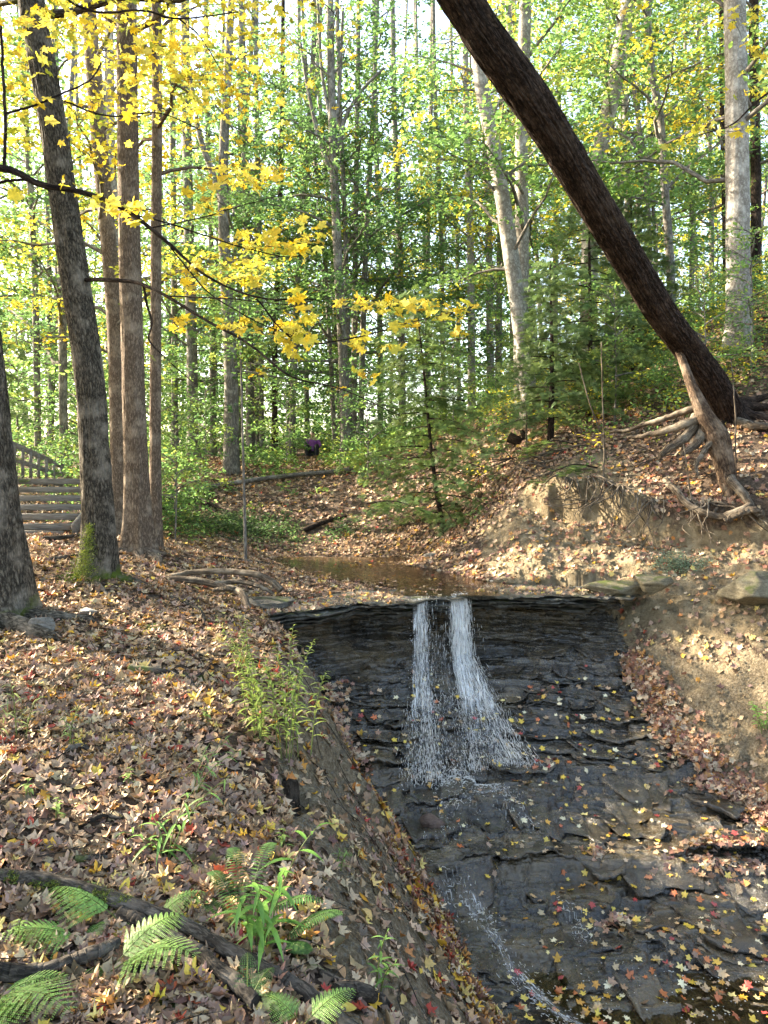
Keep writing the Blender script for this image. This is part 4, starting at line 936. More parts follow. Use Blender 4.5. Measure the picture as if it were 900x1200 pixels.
WT('tall grey tree with many forks in the middle of the wood', [(406, 522, 23), (402, 420, 23), (396, 300, 23), (391, 190, 23), (388, 80, 23), (386, -60, 23)], 12, 7, 'green', B_mid,
   fork=[([(392, 210, 23), (376, 170, 23), (362, 110, 23), (352, 50, 23)], 6, 3), ([(392, 190, 23), (404, 140, 23), (425, 105, 23), (450, 80, 23)], 6, 3), ([(390, 150, 23), (378, 90, 23), (372, 0, 23)], 5, 3), ([(391, 170, 23), (398, 100, 23), (402, 10, 23)], 5, 3)])
WT('pale double trunk left of the leaning tree, its thicker scarred stem', [(622, 520, 17), (617, 440, 17), (606, 350, 17), (592, 250, 17), (578, 170, 17), (563, 90, 17), (550, -40, 17)], 20, 13, 'lime2', B_pale, seg=24)
WT('smooth pale trunk crossing just behind the scarred one', [(612, 500, 17.8), (610, 400, 17.8), (612, 280, 17.8), (611, 180, 17.8), (614, 80, 17.8), (617, -60, 17.8)], 17, 12, 'lime', B_pale, seg=24)
WT('pale curved tree rising behind the leaning trunk', [(690, 440, 20), (690, 350, 20), (693, 240, 20), (704, 170, 20), (722, 90, 20), (734, 10, 20), (742, -80, 20)], 20, 15, 'lime', B_pale, seg=20, fork=[([(706, 165, 20), (716, 150, 20), (722, 140, 20)], 6, 2)])
WT('slender wavy trunk between the leaning tree and the pale right trunk', [(788, 400, 18), (786, 320, 18), (779, 220, 18), (774, 140, 18), (762, 70, 18), (757, -20, 18)], 10, 7, 'lime2', B_mid)
WT('stout pale blotched trunk near the right edge', [(866, 362, 15), (865, 300, 15), (864, 200, 15), (863, 100, 15), (861, 0, 15), (860, -80, 15)], 27, 21, 'lime', B_pale, seg=48)
WT('dark trunk close behind the blotched pale one', [(886, 330, 19), (886, 200, 19), (884, 100, 19), (883, -40, 19)], 12, 9, 'goldgreen', B_dark)
WT('thin dark stem at the left of the blotched pale trunk', [(851, 340, 21), (849, 250, 21), (846, 120, 21), (845, -20, 21)], 6, 4, 'lime2', B_dark)
for i, (x0, x1, yb, d, w, cr, lab) in enumerate([
    (553, 546, 455, 25, 9, 'green2', 'thin pale trunk well left of the scarred double trunk'), (575, 566, 440, 26, 9, 'lime2', 'thin pale trunk next to the scarred double trunk'),
    (472, 462, 500, 30, 8, 'green', 'thin grey trunk behind the tip of the young hemlock'), (520, 510, 470, 29, 6, 'green2', 'very thin trunk right of the young hemlock tip'),
    (500, 505, 480, 34, 6, 'green', 'faint thin trunk deep in the middle of the wood'), (538, 530, 460, 33, 5, 'lime2', 'faint stick-thin trunk left of two pale thin trunks'),
    (446, 440, 505, 33, 7, 'green2', 'faint trunk just right of the many-forked grey tree'), (360, 352, 520, 36, 6, 'green', 'faint trunk above the seated walker'),
    (250, 243, 520, 30, 7, 'green', 'faint trunk just left of the grey forked tree'), (205, 202, 525, 28, 8, 'lime2', 'grey trunk right of the slim brown trunk'),
    (75, 66, 540, 21, 10, 'lime', 'brown trunk above the end of the wooden railing'), (45, 30, 530, 22, 8, 'green', 'dark trunk above the middle of the railing'),
    (60, 52, 520, 30, 6, 'lime2', 'faint trunk deep behind the railing'), (650, 655, 430, 30, 7, 'green', 'thin trunk under the middle of the leaning trunk'),
    (737, 732, 380, 26, 8, 'lime', 'grey trunk between the pale curved tree and the wavy one'), (765, 742, 370, 24, 6, 'goldgreen', 'thin leaning stem left of the wavy trunk'),
    (810, 818, 365, 25, 6, 'lime', 'thin stem right of the wavy trunk'), (835, 828, 350, 30, 6, 'lime2', 'faint thin stem midway between wavy and blotched trunks')]):
    WT(lab, [(x0, yb, d), (x0 * .7 + x1 * .3, yb * .6, d), (x1, yb * .25, d), (x1 + (x1 - x0) * .3, -50, d)], w, w * .65, cr, B_pale if 'pale' in lab else B_mid)
# the rest of the wood, filling in behind
r = np.random.default_rng(77); far = []
for i in range(44):
    d = r.uniform(24, 46); px = r.uniform(-60, 960); far.append((px, d))
far.sort()
names_ = ['first', 'second', 'third', 'fourth', 'fifth', 'sixth', 'seventh', 'eighth', 'ninth', 'tenth', 'eleventh', 'twelfth', 'thirteenth', 'fourteenth', 'fifteenth', 'sixteenth', 'seventeenth', 'eighteenth', 'nineteenth', 'twentieth', 'twenty-first', 'twenty-second', 'twenty-third', 'twenty-fourth', 'twenty-fifth', 'twenty-sixth', 'twenty-seventh', 'twenty-eighth']
zones = [(-100, 200, 'far slim tree among the brown trunks'), (200, 410, 'far slim tree left of the many-forked grey tree'), (410, 620, 'far slim tree left of the pale double trunk'), (620, 1000, 'far slim tree on the right hillside')]
cnt = {}
for px, d in far:
    zi = [k for k, z in enumerate(zones) if z[0] <= px < z[1]][0]; cnt[zi] = cnt.get(zi, -1) + 1
    lab = '%s, %s from the left' % (zones[zi][2], names_[min(cnt[zi], len(names_) - 1)])
    cr = r.choice(['lime', 'lime2', 'goldgreen', 'green2']) if px > 600 or px < 160 else r.choice(['lime2', 'green2', 'green', 'lime2'])
    yb = 500; sw = r.normal() * 22; w = r.uniform(4, 8) * 30 / d
    WT(lab, [(px, yb, d), (px + sw * .4, 300, d), (px + sw, 100, d), (px + sw * 1.3, -60, d)], w, w * .6, cr, B_pale if r.random() < .3 else B_mid, 'slim trees far back in the wood', seg=8, csc=r.uniform(.9, 1.25))
# trees outside the picture on the left and behind that shade the banks
for i, (x, y, cr, sc_, lab) in enumerate([(-7.5, 7.5, 'goldgreen', 1.0, 'nearest to the camera'), (-9.5, 11, 'green', 1.1, 'beside the steps'), (-12.5, 8.5, 'green2', 1.2, 'far from the bank'), (-6.8, 3.2, 'lime2', 1.0, 'next to the camera'), (-13, 14.5, 'green', 1.2, 'left of the railing'),
                                      (-10.5, 4.5, 'green', 1.15, 'behind the nearest one'), (-10.8, 17.5, 'lime2', 1.0, 'beyond the railing'), (-16, 20, 'green2', 1.2, 'furthest back'), (8.5, 8, 'lime', 1.0, 'on the right bank top'), (-8.6, 13.0, 'goldgreen', .95, 'near the path'), (4, -3, 'green', 1.1, 'behind the camera')]):
    q = GX(x, y); px = CX + x / max(y, .5) * F
    t = empty('shade_tree', q, 'leafy tree outside the left of the view, ' + lab, 'tree', 'trees shading the bank')
    g = Geo(); addtube(g, smooth_path(np.array([q - (0, 0, .2), q + (.1, 0, 4), q + (-.1, .2, 9), q + (0, .1, 15)]), 30), np.linspace(.2, .06, 30), 12, ridges(.06, seed=i, flare=.6), seed=i); g.build('trunk', B_mid, t)
    for nm, dt in zip(('branches', 'crown'), PROTO[cr]):
        o = put_part(nm, dt, t); o.matrix_local = Matrix.Rotation(i * 1.3, 4, 'Z') @ Matrix.Scale(sc_, 4)
# distant wood
r = np.random.default_rng(31); g = Geo(); k = 42000
p = np.column_stack((r.uniform(-45, 45, k), r.uniform(46, 62, k), r.uniform(0, 1, k) ** 1.5 * 34))
p[:, 2] += tps(p[:, 0], p[:, 1]); dn = fbm(p[:, 0] * .25, p[:, 1] * .1, p[:, 2] * .25, 5, 4); p = p[(dn > -.16) & (p[:, 2] < 30)]
c = np.where((p[:, 0:1] > 12) | (p[:, 0:1] < -16), LIME[r.integers(0, 5, len(p))], GREEN[r.integers(0, 5, len(p))] * 1.15)
scatter(g, *LEAF6, p, r.normal(size=(len(p), 3)) + (0, -.3, .6), r.uniform(.3, .62, len(p)), c)
tag(g.build('distant_woods', M_leaf), 'mass of green leaves of the far wood seen between the trunks', 'woods', kind='stuff')

# ---- hemlocks
def twig_t(n=7, w=.16):
    V, Fq = [], []
    for i in range(n):
        t = i / n; L = .30 * math.sin(math.pi * (.25 + .7 * t)) ; a = len(V)
        for s in (-1, 1):
            b = len(V); V += [(0, -.5 + t, 0), (s * L, -.5 + t + .10, -.03), (s * L, -.5 + t + .10 + w * .45, -.03), (0, -.5 + t + w * .6, 0)]; Fq.append((b, b + 1, b + 2, b + 3))
    return np.array(V), np.array(Fq)
TWIG = [twig_t()]; TWIGS = [(np.array([(0, -.5, 0), (.16, 0, -.02), (0, .5, 0), (-.16, 0, -.02)]), np.array([(0, 1, 2, 3)]))]
def hemlock(r, H, reach, nl, lps, size, tmpl, z0=.12, pal=HEMC, path=None, k0=.9):
    gw, gl = Geo(), Geo(); C_, D_ = [], []
    for i in range(nl):
        k = (i + r.random()) / nl; h = H * (z0 + (1 - z0) * k); az = i * 2.4 + r.normal() * .3; L = reach * (1.02 - k) ** k0 * r.uniform(.6, 1.15)
        base = np.array((0, 0, h)) if path is None else path(h)
        t = np.linspace(0, 1, 6)[:, None]; d = np.array((math.cos(az), math.sin(az), .12)); pth = base + d * t * L + np.array((0, 0, -.28 * L)) * t ** 2
        addtube(gw, pth, np.linspace(.008 + .006 * L, .003, 6), 4, cap=False)
        for j in range(max(3, int(L * 5))):
            q = .12 + .88 * (j + r.random()) / max(3, int(L * 5)); c = np.array([np.interp(q, t[:, 0], pth[:, a]) for a in range(3)])
            a2 = az + (1 if j % 2 else -1) * r.uniform(.5, 1.1); C_.append(c); D_.append((math.cos(a2), math.sin(a2), -.08))
    leafy(gl, np.array(C_), np.array(D_), .22 + .16 * reach, .12 + .05 * reach, lps, pal, size, tmpl, r, droop=.35, up=.9, jit=.035, up_tilt=.5)
    return gw, gl
sb = G(521, 625); H = sb[1] * (625 - 335) / F; xt = (480 - CX) / F * sb[1]
t = empty('young_hemlock', sb, 'young hemlock with thin dark leaning stem at the pool edge', 'tree')
hp = smooth_path(np.array([sb - (0, 0, .1), sb + ((508 - 521) / F * sb[1], 0, H * .25), sb + ((498 - 521) / F * sb[1], 0, H * .6), sb + ((486 - 521) / F * sb[1], 0, H)]), 60)
g = Geo(); addtube(g, hp, np.linspace(.055, .008, 60), 16, ridges(.06, seed=3, flare=.8, fh=.15), seed=3)
for a in around(sb, .5, 6, .1, .03, 8): root(g, *a, 6, 3)
g.build('trunk', B_dark, t)
gw, gl = hemlock(np.random.default_rng(5), H, 1.8, 56, 18, (.10, .16), TWIG, .06, np.vstack((HEMC * 1.25, [(.13, .2, .05), (.16, .23, .05), (.12, .2, .06)])), path=lambda h: up(hp, h), k0=.7)
gw.build('branches', B_dark, t); gl.build('crown', M_hem, t)
for k_, (H_, rc, nl, lp, sd) in {'hem_a': (7, 2.2, 60, 13, 1), 'hem_b': (4.5, 1.9, 46, 13, 2)}.items():
    gw, gl = hemlock(np.random.default_rng(sd), H_, rc, nl, lp, (.13, .22), TWIG, .08, k0=.75); a = gw.build('branches', B_dark); b = gl.build('crown', M_hem); PROTO[k_] = (a.data, b.data)
    bpy.data.objects.remove(a); bpy.data.objects.remove(b)
def put_proto(key, name, q, sc_, rz, label, group, H=None, w=.06, cat='tree', bm=B_dark):
    t = empty(name, q, label, cat, group)
    if H: g = Geo(); addtube(g, smooth_path(np.array([q - (0, 0, .1), q + (.03, 0, H * .4), q + (0, .03, H)]), 24), np.linspace(w, w * .2, 24), 8, ridges(.05, seed=1), seed=1); g.build('trunk', bm, t)
    for nm, dt in zip(('branches', 'crown'), PROTO[key]):
        o = put_part(nm, dt, t); o.matrix_local = Matrix.Rotation(rz, 4, 'Z') @ Matrix.Scale(sc_, 4)
    return t
HG = 'hemlocks under the taller trees'
for i, (px, py, d, key, sc_, lab) in enumerate([(690, 480, 15.5, 'hem_b', 1.0, 'hemlock spreading below the middle of the leaning trunk'), (645, 500, 14.5, 'hem_b', .75, 'low hemlock in front of the pale double trunk'), (740, 450, 17.5, 'hem_b', .9, 'hemlock close behind the foot of the leaning trunk'),
    (-70, 560, 14.5, 'hem_a', .9, 'dark hemlock at the left edge above the railing'),
    ]):
    x = (px - CX) / F * d; q = GX(x, d); H_ = (7 if key == 'hem_a' else 4.5) * sc_
    put_proto(key, 'hemlock_tree', q, sc_, i * 1.7, lab, HG, H_, .07)
# ---- saplings with thin stems
SG = 'saplings in the undergrowth'
for i, (px, d, key, sc_, lab) in enumerate([(288, 12.6, None, 1, 'thin bare-stemmed sapling standing by the green patch'), (205, 14.5, 'sapling', .75, 'small leafy sapling right of the slim brown trunk'), (240, 20, 'sapling', .9, 'leafy sapling on the slope left of the grey forked tree'),
    (335, 22, 'sapling', .8, 'yellow-green sapling left of the seated walker'), (398, 21, 'sapling', .7, 'yellow-green sapling right of the seated walker'), (430, 19, 'sapling_green', .8, 'green sapling behind the young hemlock'), (530, 19, 'sapling', .9, 'bright sapling on the ridge right of the young hemlock'), (20, 21, 'sapling_green', 1.2, 'green sapling behind the steps'),
    (90, 24, 'sapling', 1.3, 'bright sapling beyond the end of the railing'), (825, 13.5, 'sapling', .7, 'sapling in front of the leaning trunk foot'), (720, 14.5, 'sapling', .8, 'twiggy sapling left of the leaning trunk foot'), (880, 14, 'sapling', .8, 'sapling below the blotched pale trunk'),
    (580, 21, 'sapling', 1.1, 'bright sapling left of the pale double trunk'), (655, 19, 'sapling_green', 1.1, 'green sapling right of the pale double trunk'), (180, 22, 'sapling', 1.1, 'bright sapling seen behind the slim brown trunk'), (770, 19, 'sapling', 1.0, 'bright sapling on the ridge behind the leaning trunk'), (840, 19, 'sapling', 1.0, 'bright sapling on the ridge left of the blotched trunk'),
    (300, 26, 'sapling', 1.2, 'far sapling between the grey forked tree and black trunk'), (470, 25, 'sapling_green', 1.2, 'far sapling behind the young hemlock tip'), (-20, 24, 'sapling', 1.5, 'tall bright sapling at the left edge')]):
    x = (px - CX) / F * d; q = GX(x, d); H_ = 3.2 * sc_
    if key: put_proto(key, 'sapling', q, sc_, i * 1.1, lab, SG, H_ , .02, bm=B_mid)
    else:
        t = empty('sapling', q, lab, 'tree', SG); g = Geo(); addtube(g, smooth_path(np.array([q - (0, 0, .1), q + (-.03, 0, 1.2), q + (-.06, 0, 2.4), q + (-.1, 0, 4.2)]), 40), np.linspace(.028, .012, 40), 10, ridges(.06, seed=1), seed=1); g.build('trunk', B_mid, t)
        o = put_part('crown', PROTO['sapling'][1], t); o.matrix_local = Matrix.Translation((-.08, 0, 2.2)) @ Matrix.Scale(.8, 4)

# ------------------------------------------------------------------ undergrowth (low leaf sprays nobody could count)
def undergrowth(name, label, x, y, pal, n, size, hmax, tmpl, mt, seed, L=.5):
    w_ = ~((np.abs(CX + x / y * F - 367) < 21) & (y > 16) & (y < 27.6)); x, y = x[w_], y[w_]; r = np.random.default_rng(seed); g = Geo(); z = gz(x, y, False); k = len(x)
    c = np.column_stack((x, y, z + r.random(k) ** 1.4 * hmax)); a = r.uniform(0, 6.28, k); dd = np.column_stack((np.cos(a), np.sin(a), r.uniform(-.1, .5, k)))
    leafy(g, c, dd, L, L * .5, n, pal, size, tmpl, r, up_tilt=.45)
    return tag(g.build(name, mt), label, 'undergrowth', kind='stuff')
r = np.random.default_rng(90)
def scat(n, pxr, dr, f=.0, s=0):
    d = np.sqrt(r.uniform(dr[0] ** 2, dr[1] ** 2, n)); px = r.uniform(pxr[0], pxr[1], n); x = (px - CX) / F * d; k = fbm(x * .6, d * .45, 0, 91 + s, 3) > f; return x[k], d[k]
x, y = scat(4600, (-80, 600), (20, 46), -.1); undergrowth('undergrowth', 'yellow-green bushes and saplings filling the floor of the far wood', x, y, np.vstack((LIME, GREEN)), 24, (.10, .17), 4.2, [LEAF6], M_leaf, 1, .8)
x, y = scat(3800, (560, 960), (12.9, 26), -.25, 1); pass
undergrowth('undergrowth', 'yellow-green brush covering the right hillside', x, y, np.vstack((LIME, GOLDG[:2], GREEN[:2])), 18, (.045, .085), 1.0, [LEAF6], M_leaf, 2, .4)
x, y = scat(2200, (-80, 420), (28, 48), -.3, 7); undergrowth('undergrowth', 'hazy green young growth between the far trunks', x, y, np.vstack((LIME, GREEN)), 22, (.12, .2), 8, [LEAF6], M_leaf, 8, 1.0)
x, y = scat(900, (-60, 260), (14.5, 20), -.1, 2); undergrowth('undergrowth', 'bright green bushes behind the steps', x, y, np.vstack((LIME, GREEN)), 24, (.07, .11), 1.6, [LEAF6], M_leaf, 3, .5)
q = G(260, 625); x = q[0] + r.normal(size=420) * .85; y = q[1] + .3 + r.normal(size=420) * .55
undergrowth('ground_cover', 'low green plants in a patch at the far side of the pool', x, y, np.array([(.06, .105, .04), (.08, .13, .05), (.05, .09, .035)]), 16, (.04, .07), .22, [LEAF6], M_leaf, 4, .2)
q = G(350, 632); x = q[0] + r.normal(size=200) * .9; y = q[1] + .2 + r.normal(size=200) * .3
undergrowth('ground_cover', 'thin green plants along the foot of the far slope', x, y, GREEN * .8, 12, (.04, .07), .15, [LEAF6], M_leaf, 5, .2)
q = G(425, 545); x = q[0] + r.normal(size=420) * 1.6; y = q[1] + 1 + r.normal(size=420) * 1.6
undergrowth('ground_cover', 'pale yellow-green ferns on the far slope by the seated walker', x, y, LIME, 18, (.08, .13), .7, [LEAF6], M_leaf, 6, .5)

# ------------------------------------------------------------------ low green sprays of hemlock hanging over the sandy bank
def hem_spray(px, py, d, L, dirx, label):
    q = P(px, py, d); t = empty('hemlock_branch', q, label, 'branch', 'low hemlock sprays on the right bank'); r = np.random.default_rng(int(px)); g = Geo(); gw = Geo()
    pth = smooth_path(np.array([q, q + np.array((dirx * .5, -.3, .05)) * L, q + np.array((dirx, -.5, -.12)) * L]), 12); addtube(gw, pth, np.linspace(.015, .004, 12), 5, cap=False)
    C_ = pth[np.clip(r.integers(1, 12, 16), 0, 11)]; D_ = np.column_stack((dirx * r.uniform(.3, 1, 16), r.uniform(-1, .6, 16), r.uniform(-.3, .1, 16)))
    leafy(g, C_, D_, .42, .2, 16, np.array([(.09, .15, .04), (.13, .2, .05), (.07, .12, .035)]), (.09, .14), TWIG, r, jit=.01, up_tilt=.15)
    gw.build('twig', B_dark, t); g.build('needles', M_hem, t)
hem_spray(700, 548, 12.2, .9, -1, 'bright hemlock spray at the top of the sandy bank'); hem_spray(545, 470, 14.5, 1.0, -1, 'hemlock spray beside the young hemlock stem')
hem_spray(672, 520, 13.2, .8, -1, 'hemlock spray above the sandy bank beside a thin stick'); hem_spray(430, 590, 13.6, 1.0, 1, 'lit hemlock spray low over the far edge of the pool')

# ------------------------------------------------------------------ wooden steps with railing
def wood_mat(name, c0, c1, c2):
    m, n, o = mat(name); tc = n.nodes.new('ShaderNodeTexCoord'); v = mapping(n, tc.outputs['Object'], (1.2, 9, 14))
    nn = tex(n, 'ShaderNodeTexNoise', v, 3, 7, .65, .5); c = ramp(n, nn, [(.3, c0), (.5, c1), (.72, c2)]).outputs[0]
    p = N(n, 'ShaderNodeBsdfPrincipled', Roughness=.85); n.links.new(c, p.inputs['Base Color']); n.links.new(bump(n, nn, .006), p.inputs['Normal']); n.links.new(p.outputs[0], o.inputs[0]); return m
M_wood = wood_mat('weathered timber', (.07, .06, .05), (.16, .14, .12), (.27, .25, .21))
M_wood2 = wood_mat('fresh cut timber', (.25, .19, .09), (.40, .31, .16), (.5, .4, .24))
def beam(a, b, w, h, roll=(0, 0, 1)):
    a, b = np.asarray(a, float), np.asarray(b, float); T = unit(b - a); S = unit(np.cross(T, roll)); Uv = np.cross(S, T); c = .006
    prof2 = [(-w / 2 + c, -h / 2), (w / 2 - c, -h / 2), (w / 2, -h / 2 + c), (w / 2, h / 2 - c), (w / 2 - c, h / 2), (-w / 2 + c, h / 2), (-w / 2, h / 2 - c), (-w / 2, -h / 2 + c)]
    V = [p + S * u + Uv * v for p in (a, b) for u, v in prof2]
    Fq = [(i, (i + 1) % 8, 8 + (i + 1) % 8, 8 + i) for i in range(8)]; V = V + [a, b]
    Ft = [(16, (i + 1) % 8, i) for i in range(8)] + [(17, 8 + i, 8 + (i + 1) % 8) for i in range(8)]
    return np.array(V), np.array(Fq), np.array(Ft)
def bmesh_(name, beams, mt, parent):
    g = Geo()
    for bb in beams:
        V, Fq, Ft = beam(*bb); n0 = g.n; g.add(V, Fq); g.F3.append(Ft + n0)
    return g.build(name, mt, parent, smooth=False)
s0 = P(55, 618, 13.0); st_ = empty('wooden_steps', s0, 'weathered wooden steps with leaf-strewn treads and slatted railing at the left', 'steps')
tread = []
for i in range(6):
    d = 12.95 + i * .30; z = -.90 + i * .15; x1 = (88 - CX) / F * 13.0; x0 = -7.4
    bmesh_('riser', [((x0, d, z), (x1, d, z), .045, .10)], M_wood, st_); bmesh_('tread', [((x0, d + .155, z + .035), (x1, d + .155, z + .035), .25, .04)], M_wood, st_)
    n_ = 46; xx = r.uniform(x0, x1, n_); tread.append(np.column_stack((xx, d + r.uniform(.05, .27, n_), np.full(n_, z + .065))))
tp = np.concatenate(tread); g = Geo(); k = r.integers(0, 9, len(tp)); cc = pick(PAL_BROWN, len(tp)) * 1.2
for i, (tv, tf) in enumerate(LIT):
    s = k == i
    if s.any(): scatter(g, tv, tf, tp[s], r.normal(size=(s.sum(), 3)) * .3 + (0, 0, 1), r.uniform(.06, .10, s.sum()), cc[s])
tag(g.build('leaf_litter', M_litter), 'pale dry leaves lying on the treads of the wooden steps', 'fallen leaves', kind='stuff')
bmesh_('post', [(P(89, 626, 12.85), P(89, 545, 12.85), .11, .11)], M_wood, st_); bmesh_('post', [(P(84, 620, 13.0), P(84, 607, 13.0), .12, .1)], M_wood2, st_)
bmesh_('stringer', [(np.array((-5.22, 12.9, -.95)), np.array((-5.22, 14.75, -.1)), .05, .2)], M_wood, st_)
bmesh_('sill_log', [((-7.3, 12.75, -1.0), (-5.35, 12.75, -1.02), .15, .13)], M_wood, st_)
A0, A1 = P(12, 519, 14.7), P(74, 547, 15.6); B0, B1 = P(12, 537, 14.7), P(74, 558, 15.6)
bmesh_('top_rail', [(A0 - (A1 - A0) * .5, A1, .05, .10)], M_wood, st_); bmesh_('lower_rail', [(B0 - (B1 - B0) * .5, B1, .045, .09)], M_wood, st_)
C0, C1 = P(12, 562, 14.7), P(74, 570, 15.6)
bmesh_('bottom_rail', [(C0 - (C1 - C0) * .5, C1, .045, .09)], M_wood, st_)
for i in range(10):
    f = -.35 + i * .148; f2 = f
    bmesh_('baluster', [(C0 + (C1 - C0) * f - (0, .035, .05), A0 + (A1 - A0) * f - (0, .035, -.02), .05, .05, (0, 1, 0))], M_wood, st_)
bmesh_('post', [(P(76, 585, 15.6), P(76, 540, 15.6), .12, .12)], M_wood, st_)
bmesh_('rear_rail', [(P(128, 528, 15.5), P(152, 566, 15.0), .05, .11)], M_wood, st_)

# ------------------------------------------------------------------ fallen logs, branches
def log(name, label, pts, w0, w1, mt, cat='log', seg=20, group=None, n=90, seed=1, amp=.08, extra=()):
    q = P(*pts[0]) if len(pts[0]) == 3 else pts[0]; t = empty(name, q, label, cat, group); g = Geo()
    def one(pts, w0, w1, sd):
        p = pxpath(pts, n); rr = np.random.default_rng(sd); d = pts[0][2]; p += rr.normal(size=p.shape).cumsum(0) * .0015
        addtube(g, p, np.linspace(w0 / 2 * d / F, w1 / 2 * pts[-1][2] / F, n), seg, ridges(amp, seed=sd), seed=sd)
    one(pts, w0, w1, seed); g.build('stem', mt, t)
    for i, (p_, a, b) in enumerate(extra): g = Geo(); one(p_, a, b, seed + 5 + i); g.build('side_branch', mt, t)
    return t
def moss_on(path, rad, n_, parent, r, spread=1.2, up_only=True):
    g = Geo(); i = r.integers(0, len(path), n_); a = r.normal(size=n_) * spread * .5; T = unit(np.gradient(path, axis=0))[i]; S = unit(np.cross(T, (0, 0, 1.))); Uv = np.cross(S, T)
    nn = S * np.sin(a)[:, None] + Uv * np.cos(a)[:, None]; rd = np.broadcast_to(rad, (len(path),))[i][:, None]; p = path[i] + nn * rd * 1.0
    keep = fbm(p[:, 0] * 9, p[:, 1] * 9, p[:, 2] * 9, 12, 3) > -.12; p, nn = p[keep], nn[keep]
    scatter(g, *LEAF4, p + nn * .004, unit(r.normal(size=p.shape) + .1), r.uniform(.008, .018, len(p)), pick(np.array([(.10, .14, .025), (.16, .20, .035), (.07, .10, .02), (.22, .25, .05)]), len(p), .2, r)); g.build('moss', M_herb, parent)
def on(px, py, lift=.0, dmin=2.2):
    q = G(px, py, dmin); return (px, py - lift * F / q[1], q[1])
B_moss = bark_mat('mossy branch bark', (.03, .025, .02), (.13, .11, .09), (.25, .21, .17), 1.4, .012, .5, (.0, .8))
log('fallen_branch', 'long mossy fallen branch crossing the bottom left corner', [on(-20, 1037, .05), on(60, 1048, .05), on(130, 1068, .06), on(215, 1102, .07), on(300, 1145, .07), on(360, 1180, .07), on(420, 1222, .06)], 15, 18, B_moss, 'branch', 28, n=160, seed=2, group=None)
log('fallen_branch', 'shorter bare fallen branch lying just under the long mossy one', [on(140, 1083, .06), on(190, 1108, .06), on(240, 1140, .06), on(300, 1192, .05)], 14, 17, B_log, 'branch', 22, n=110, seed=3)
log('fallen_branch', 'dark rotten branch behind the fern at the bottom left', [on(-10, 1155, .06), on(50, 1152, .06), on(100, 1135, .06), on(130, 1118, .04)], 20, 14, B_log, 'branch', 20, n=90, seed=4)
log('fallen_branch', 'pale gnarled root stub near the bottom centre', [on(375, 1145, .02), on(405, 1155, .03), on(430, 1160, .02), on(445, 1172, -.01)], 8, 5, B_root, 'branch', 12, n=60, seed=5)
log('fallen_branch', 'thick pale broken root at the bottom edge beside the pale stub', [on(395, 1172, .03), on(425, 1180, .06), on(455, 1185, .02), on(470, 1205, -.02)], 22, 12, B_log, 'branch', 16, n=60, seed=6)
log('fallen_branch', 'smooth curved driftwood branch arching above the ledge', [(196, 676, 9.5), (225, 670, 9.5), (262, 668, 9.4), (300, 672, 9.3), (322, 680, 9.2), (333, 690, 9.15)], 6, 8, B_root, 'branch', 16, n=100, seed=7)
log('fallen_branch', 'pale forked driftwood branch under the arching one', [(190, 678, 9.4), (225, 680, 9.3), (255, 686, 9.2), (278, 692, 9.0), (287, 700, 8.8), (294, 718, 8.6)], 8, 8, B_root, 'branch', 16, n=100, seed=8, extra=[([(250, 684, 9.2), (280, 682, 9.2), (305, 690, 9.1), (320, 697, 9.1)], 6, 4), ([(278, 692, 9), (268, 690, 9), (250, 694, 9.05)], 6, 5)])
for i, (a, b, lab) in enumerate([([(200, 705), (222, 712), (238, 722), (240, 735)], 6, 'dark twig beside the grass tuft'), ([(150, 788), (185, 792), (215, 797), (232, 818)], 9, 'small mossy root in the leaves under the grass tuft'), ([(90, 975), (120, 965), (140, 970)], 7, 'short brown stick in the leaves at left'), ([(85, 1015), (120, 1012), (140, 1022)], 8, 'short stick above the long mossy branch'), ([(75, 885), (100, 880), (112, 890)], 8, 'bit of mossy root by the left grass blades'), ([(50, 635), (85, 632), (110, 628)], 6, 'low root crossing the path before the steps'), ([(60, 660), (85, 655), (100, 658)], 6, 'short root left of the dark leaning maple'), ([(250, 655), (290, 660), (330, 664)], 5, 'thin branch lying left of the pool')]):
    log('fallen_stick', lab, [on(*p, .035) for p in a], b, b * .5, B_moss if 'mossy' in lab else B_log, 'stick', 12, n=40, seed=20 + i)
log('fallen_log', 'long pale fallen log lying along the far slope', [on(196, 592, .18, 12), on(250, 577, .15, 12), on(330, 565, .15, 12), on(400, 556, .1, 12), on(455, 546, .1, 12)], 7, 4, B_mid, n=100, seed=9)
log('fallen_log', 'dark thick log end behind the trunks at left of the slope', [on(188, 600, .1, 12), on(215, 592, .15, 12), on(250, 584, .1, 12)], 15, 8, B_dark, n=60, seed=10)
log('fallen_log', 'short dark log low on the far slope', [on(235, 590, .1, 12), on(255, 600, .1, 12), on(272, 610, .05, 12)], 6, 3, B_dark, n=40, seed=11)
log('fallen_log', 'grey branch lying beside the young hemlock foot', [on(355, 626, .08, 12), on(385, 618, .15, 12), on(405, 610, .1, 12)], 6, 3, B_dark, n=40, seed=12)
log('fallen_log', 'dark uprooted stump lying on the slope below the pale double trunk', [(596, 512, 16), (612, 520, 15.9), (630, 528, 15.8), (652, 520, 15.9)], 12, 7, B_dark, n=40, seed=13, extra=[([(612, 505, 16), (616, 525, 15.8), (606, 540, 15.7)], 5, 3)])
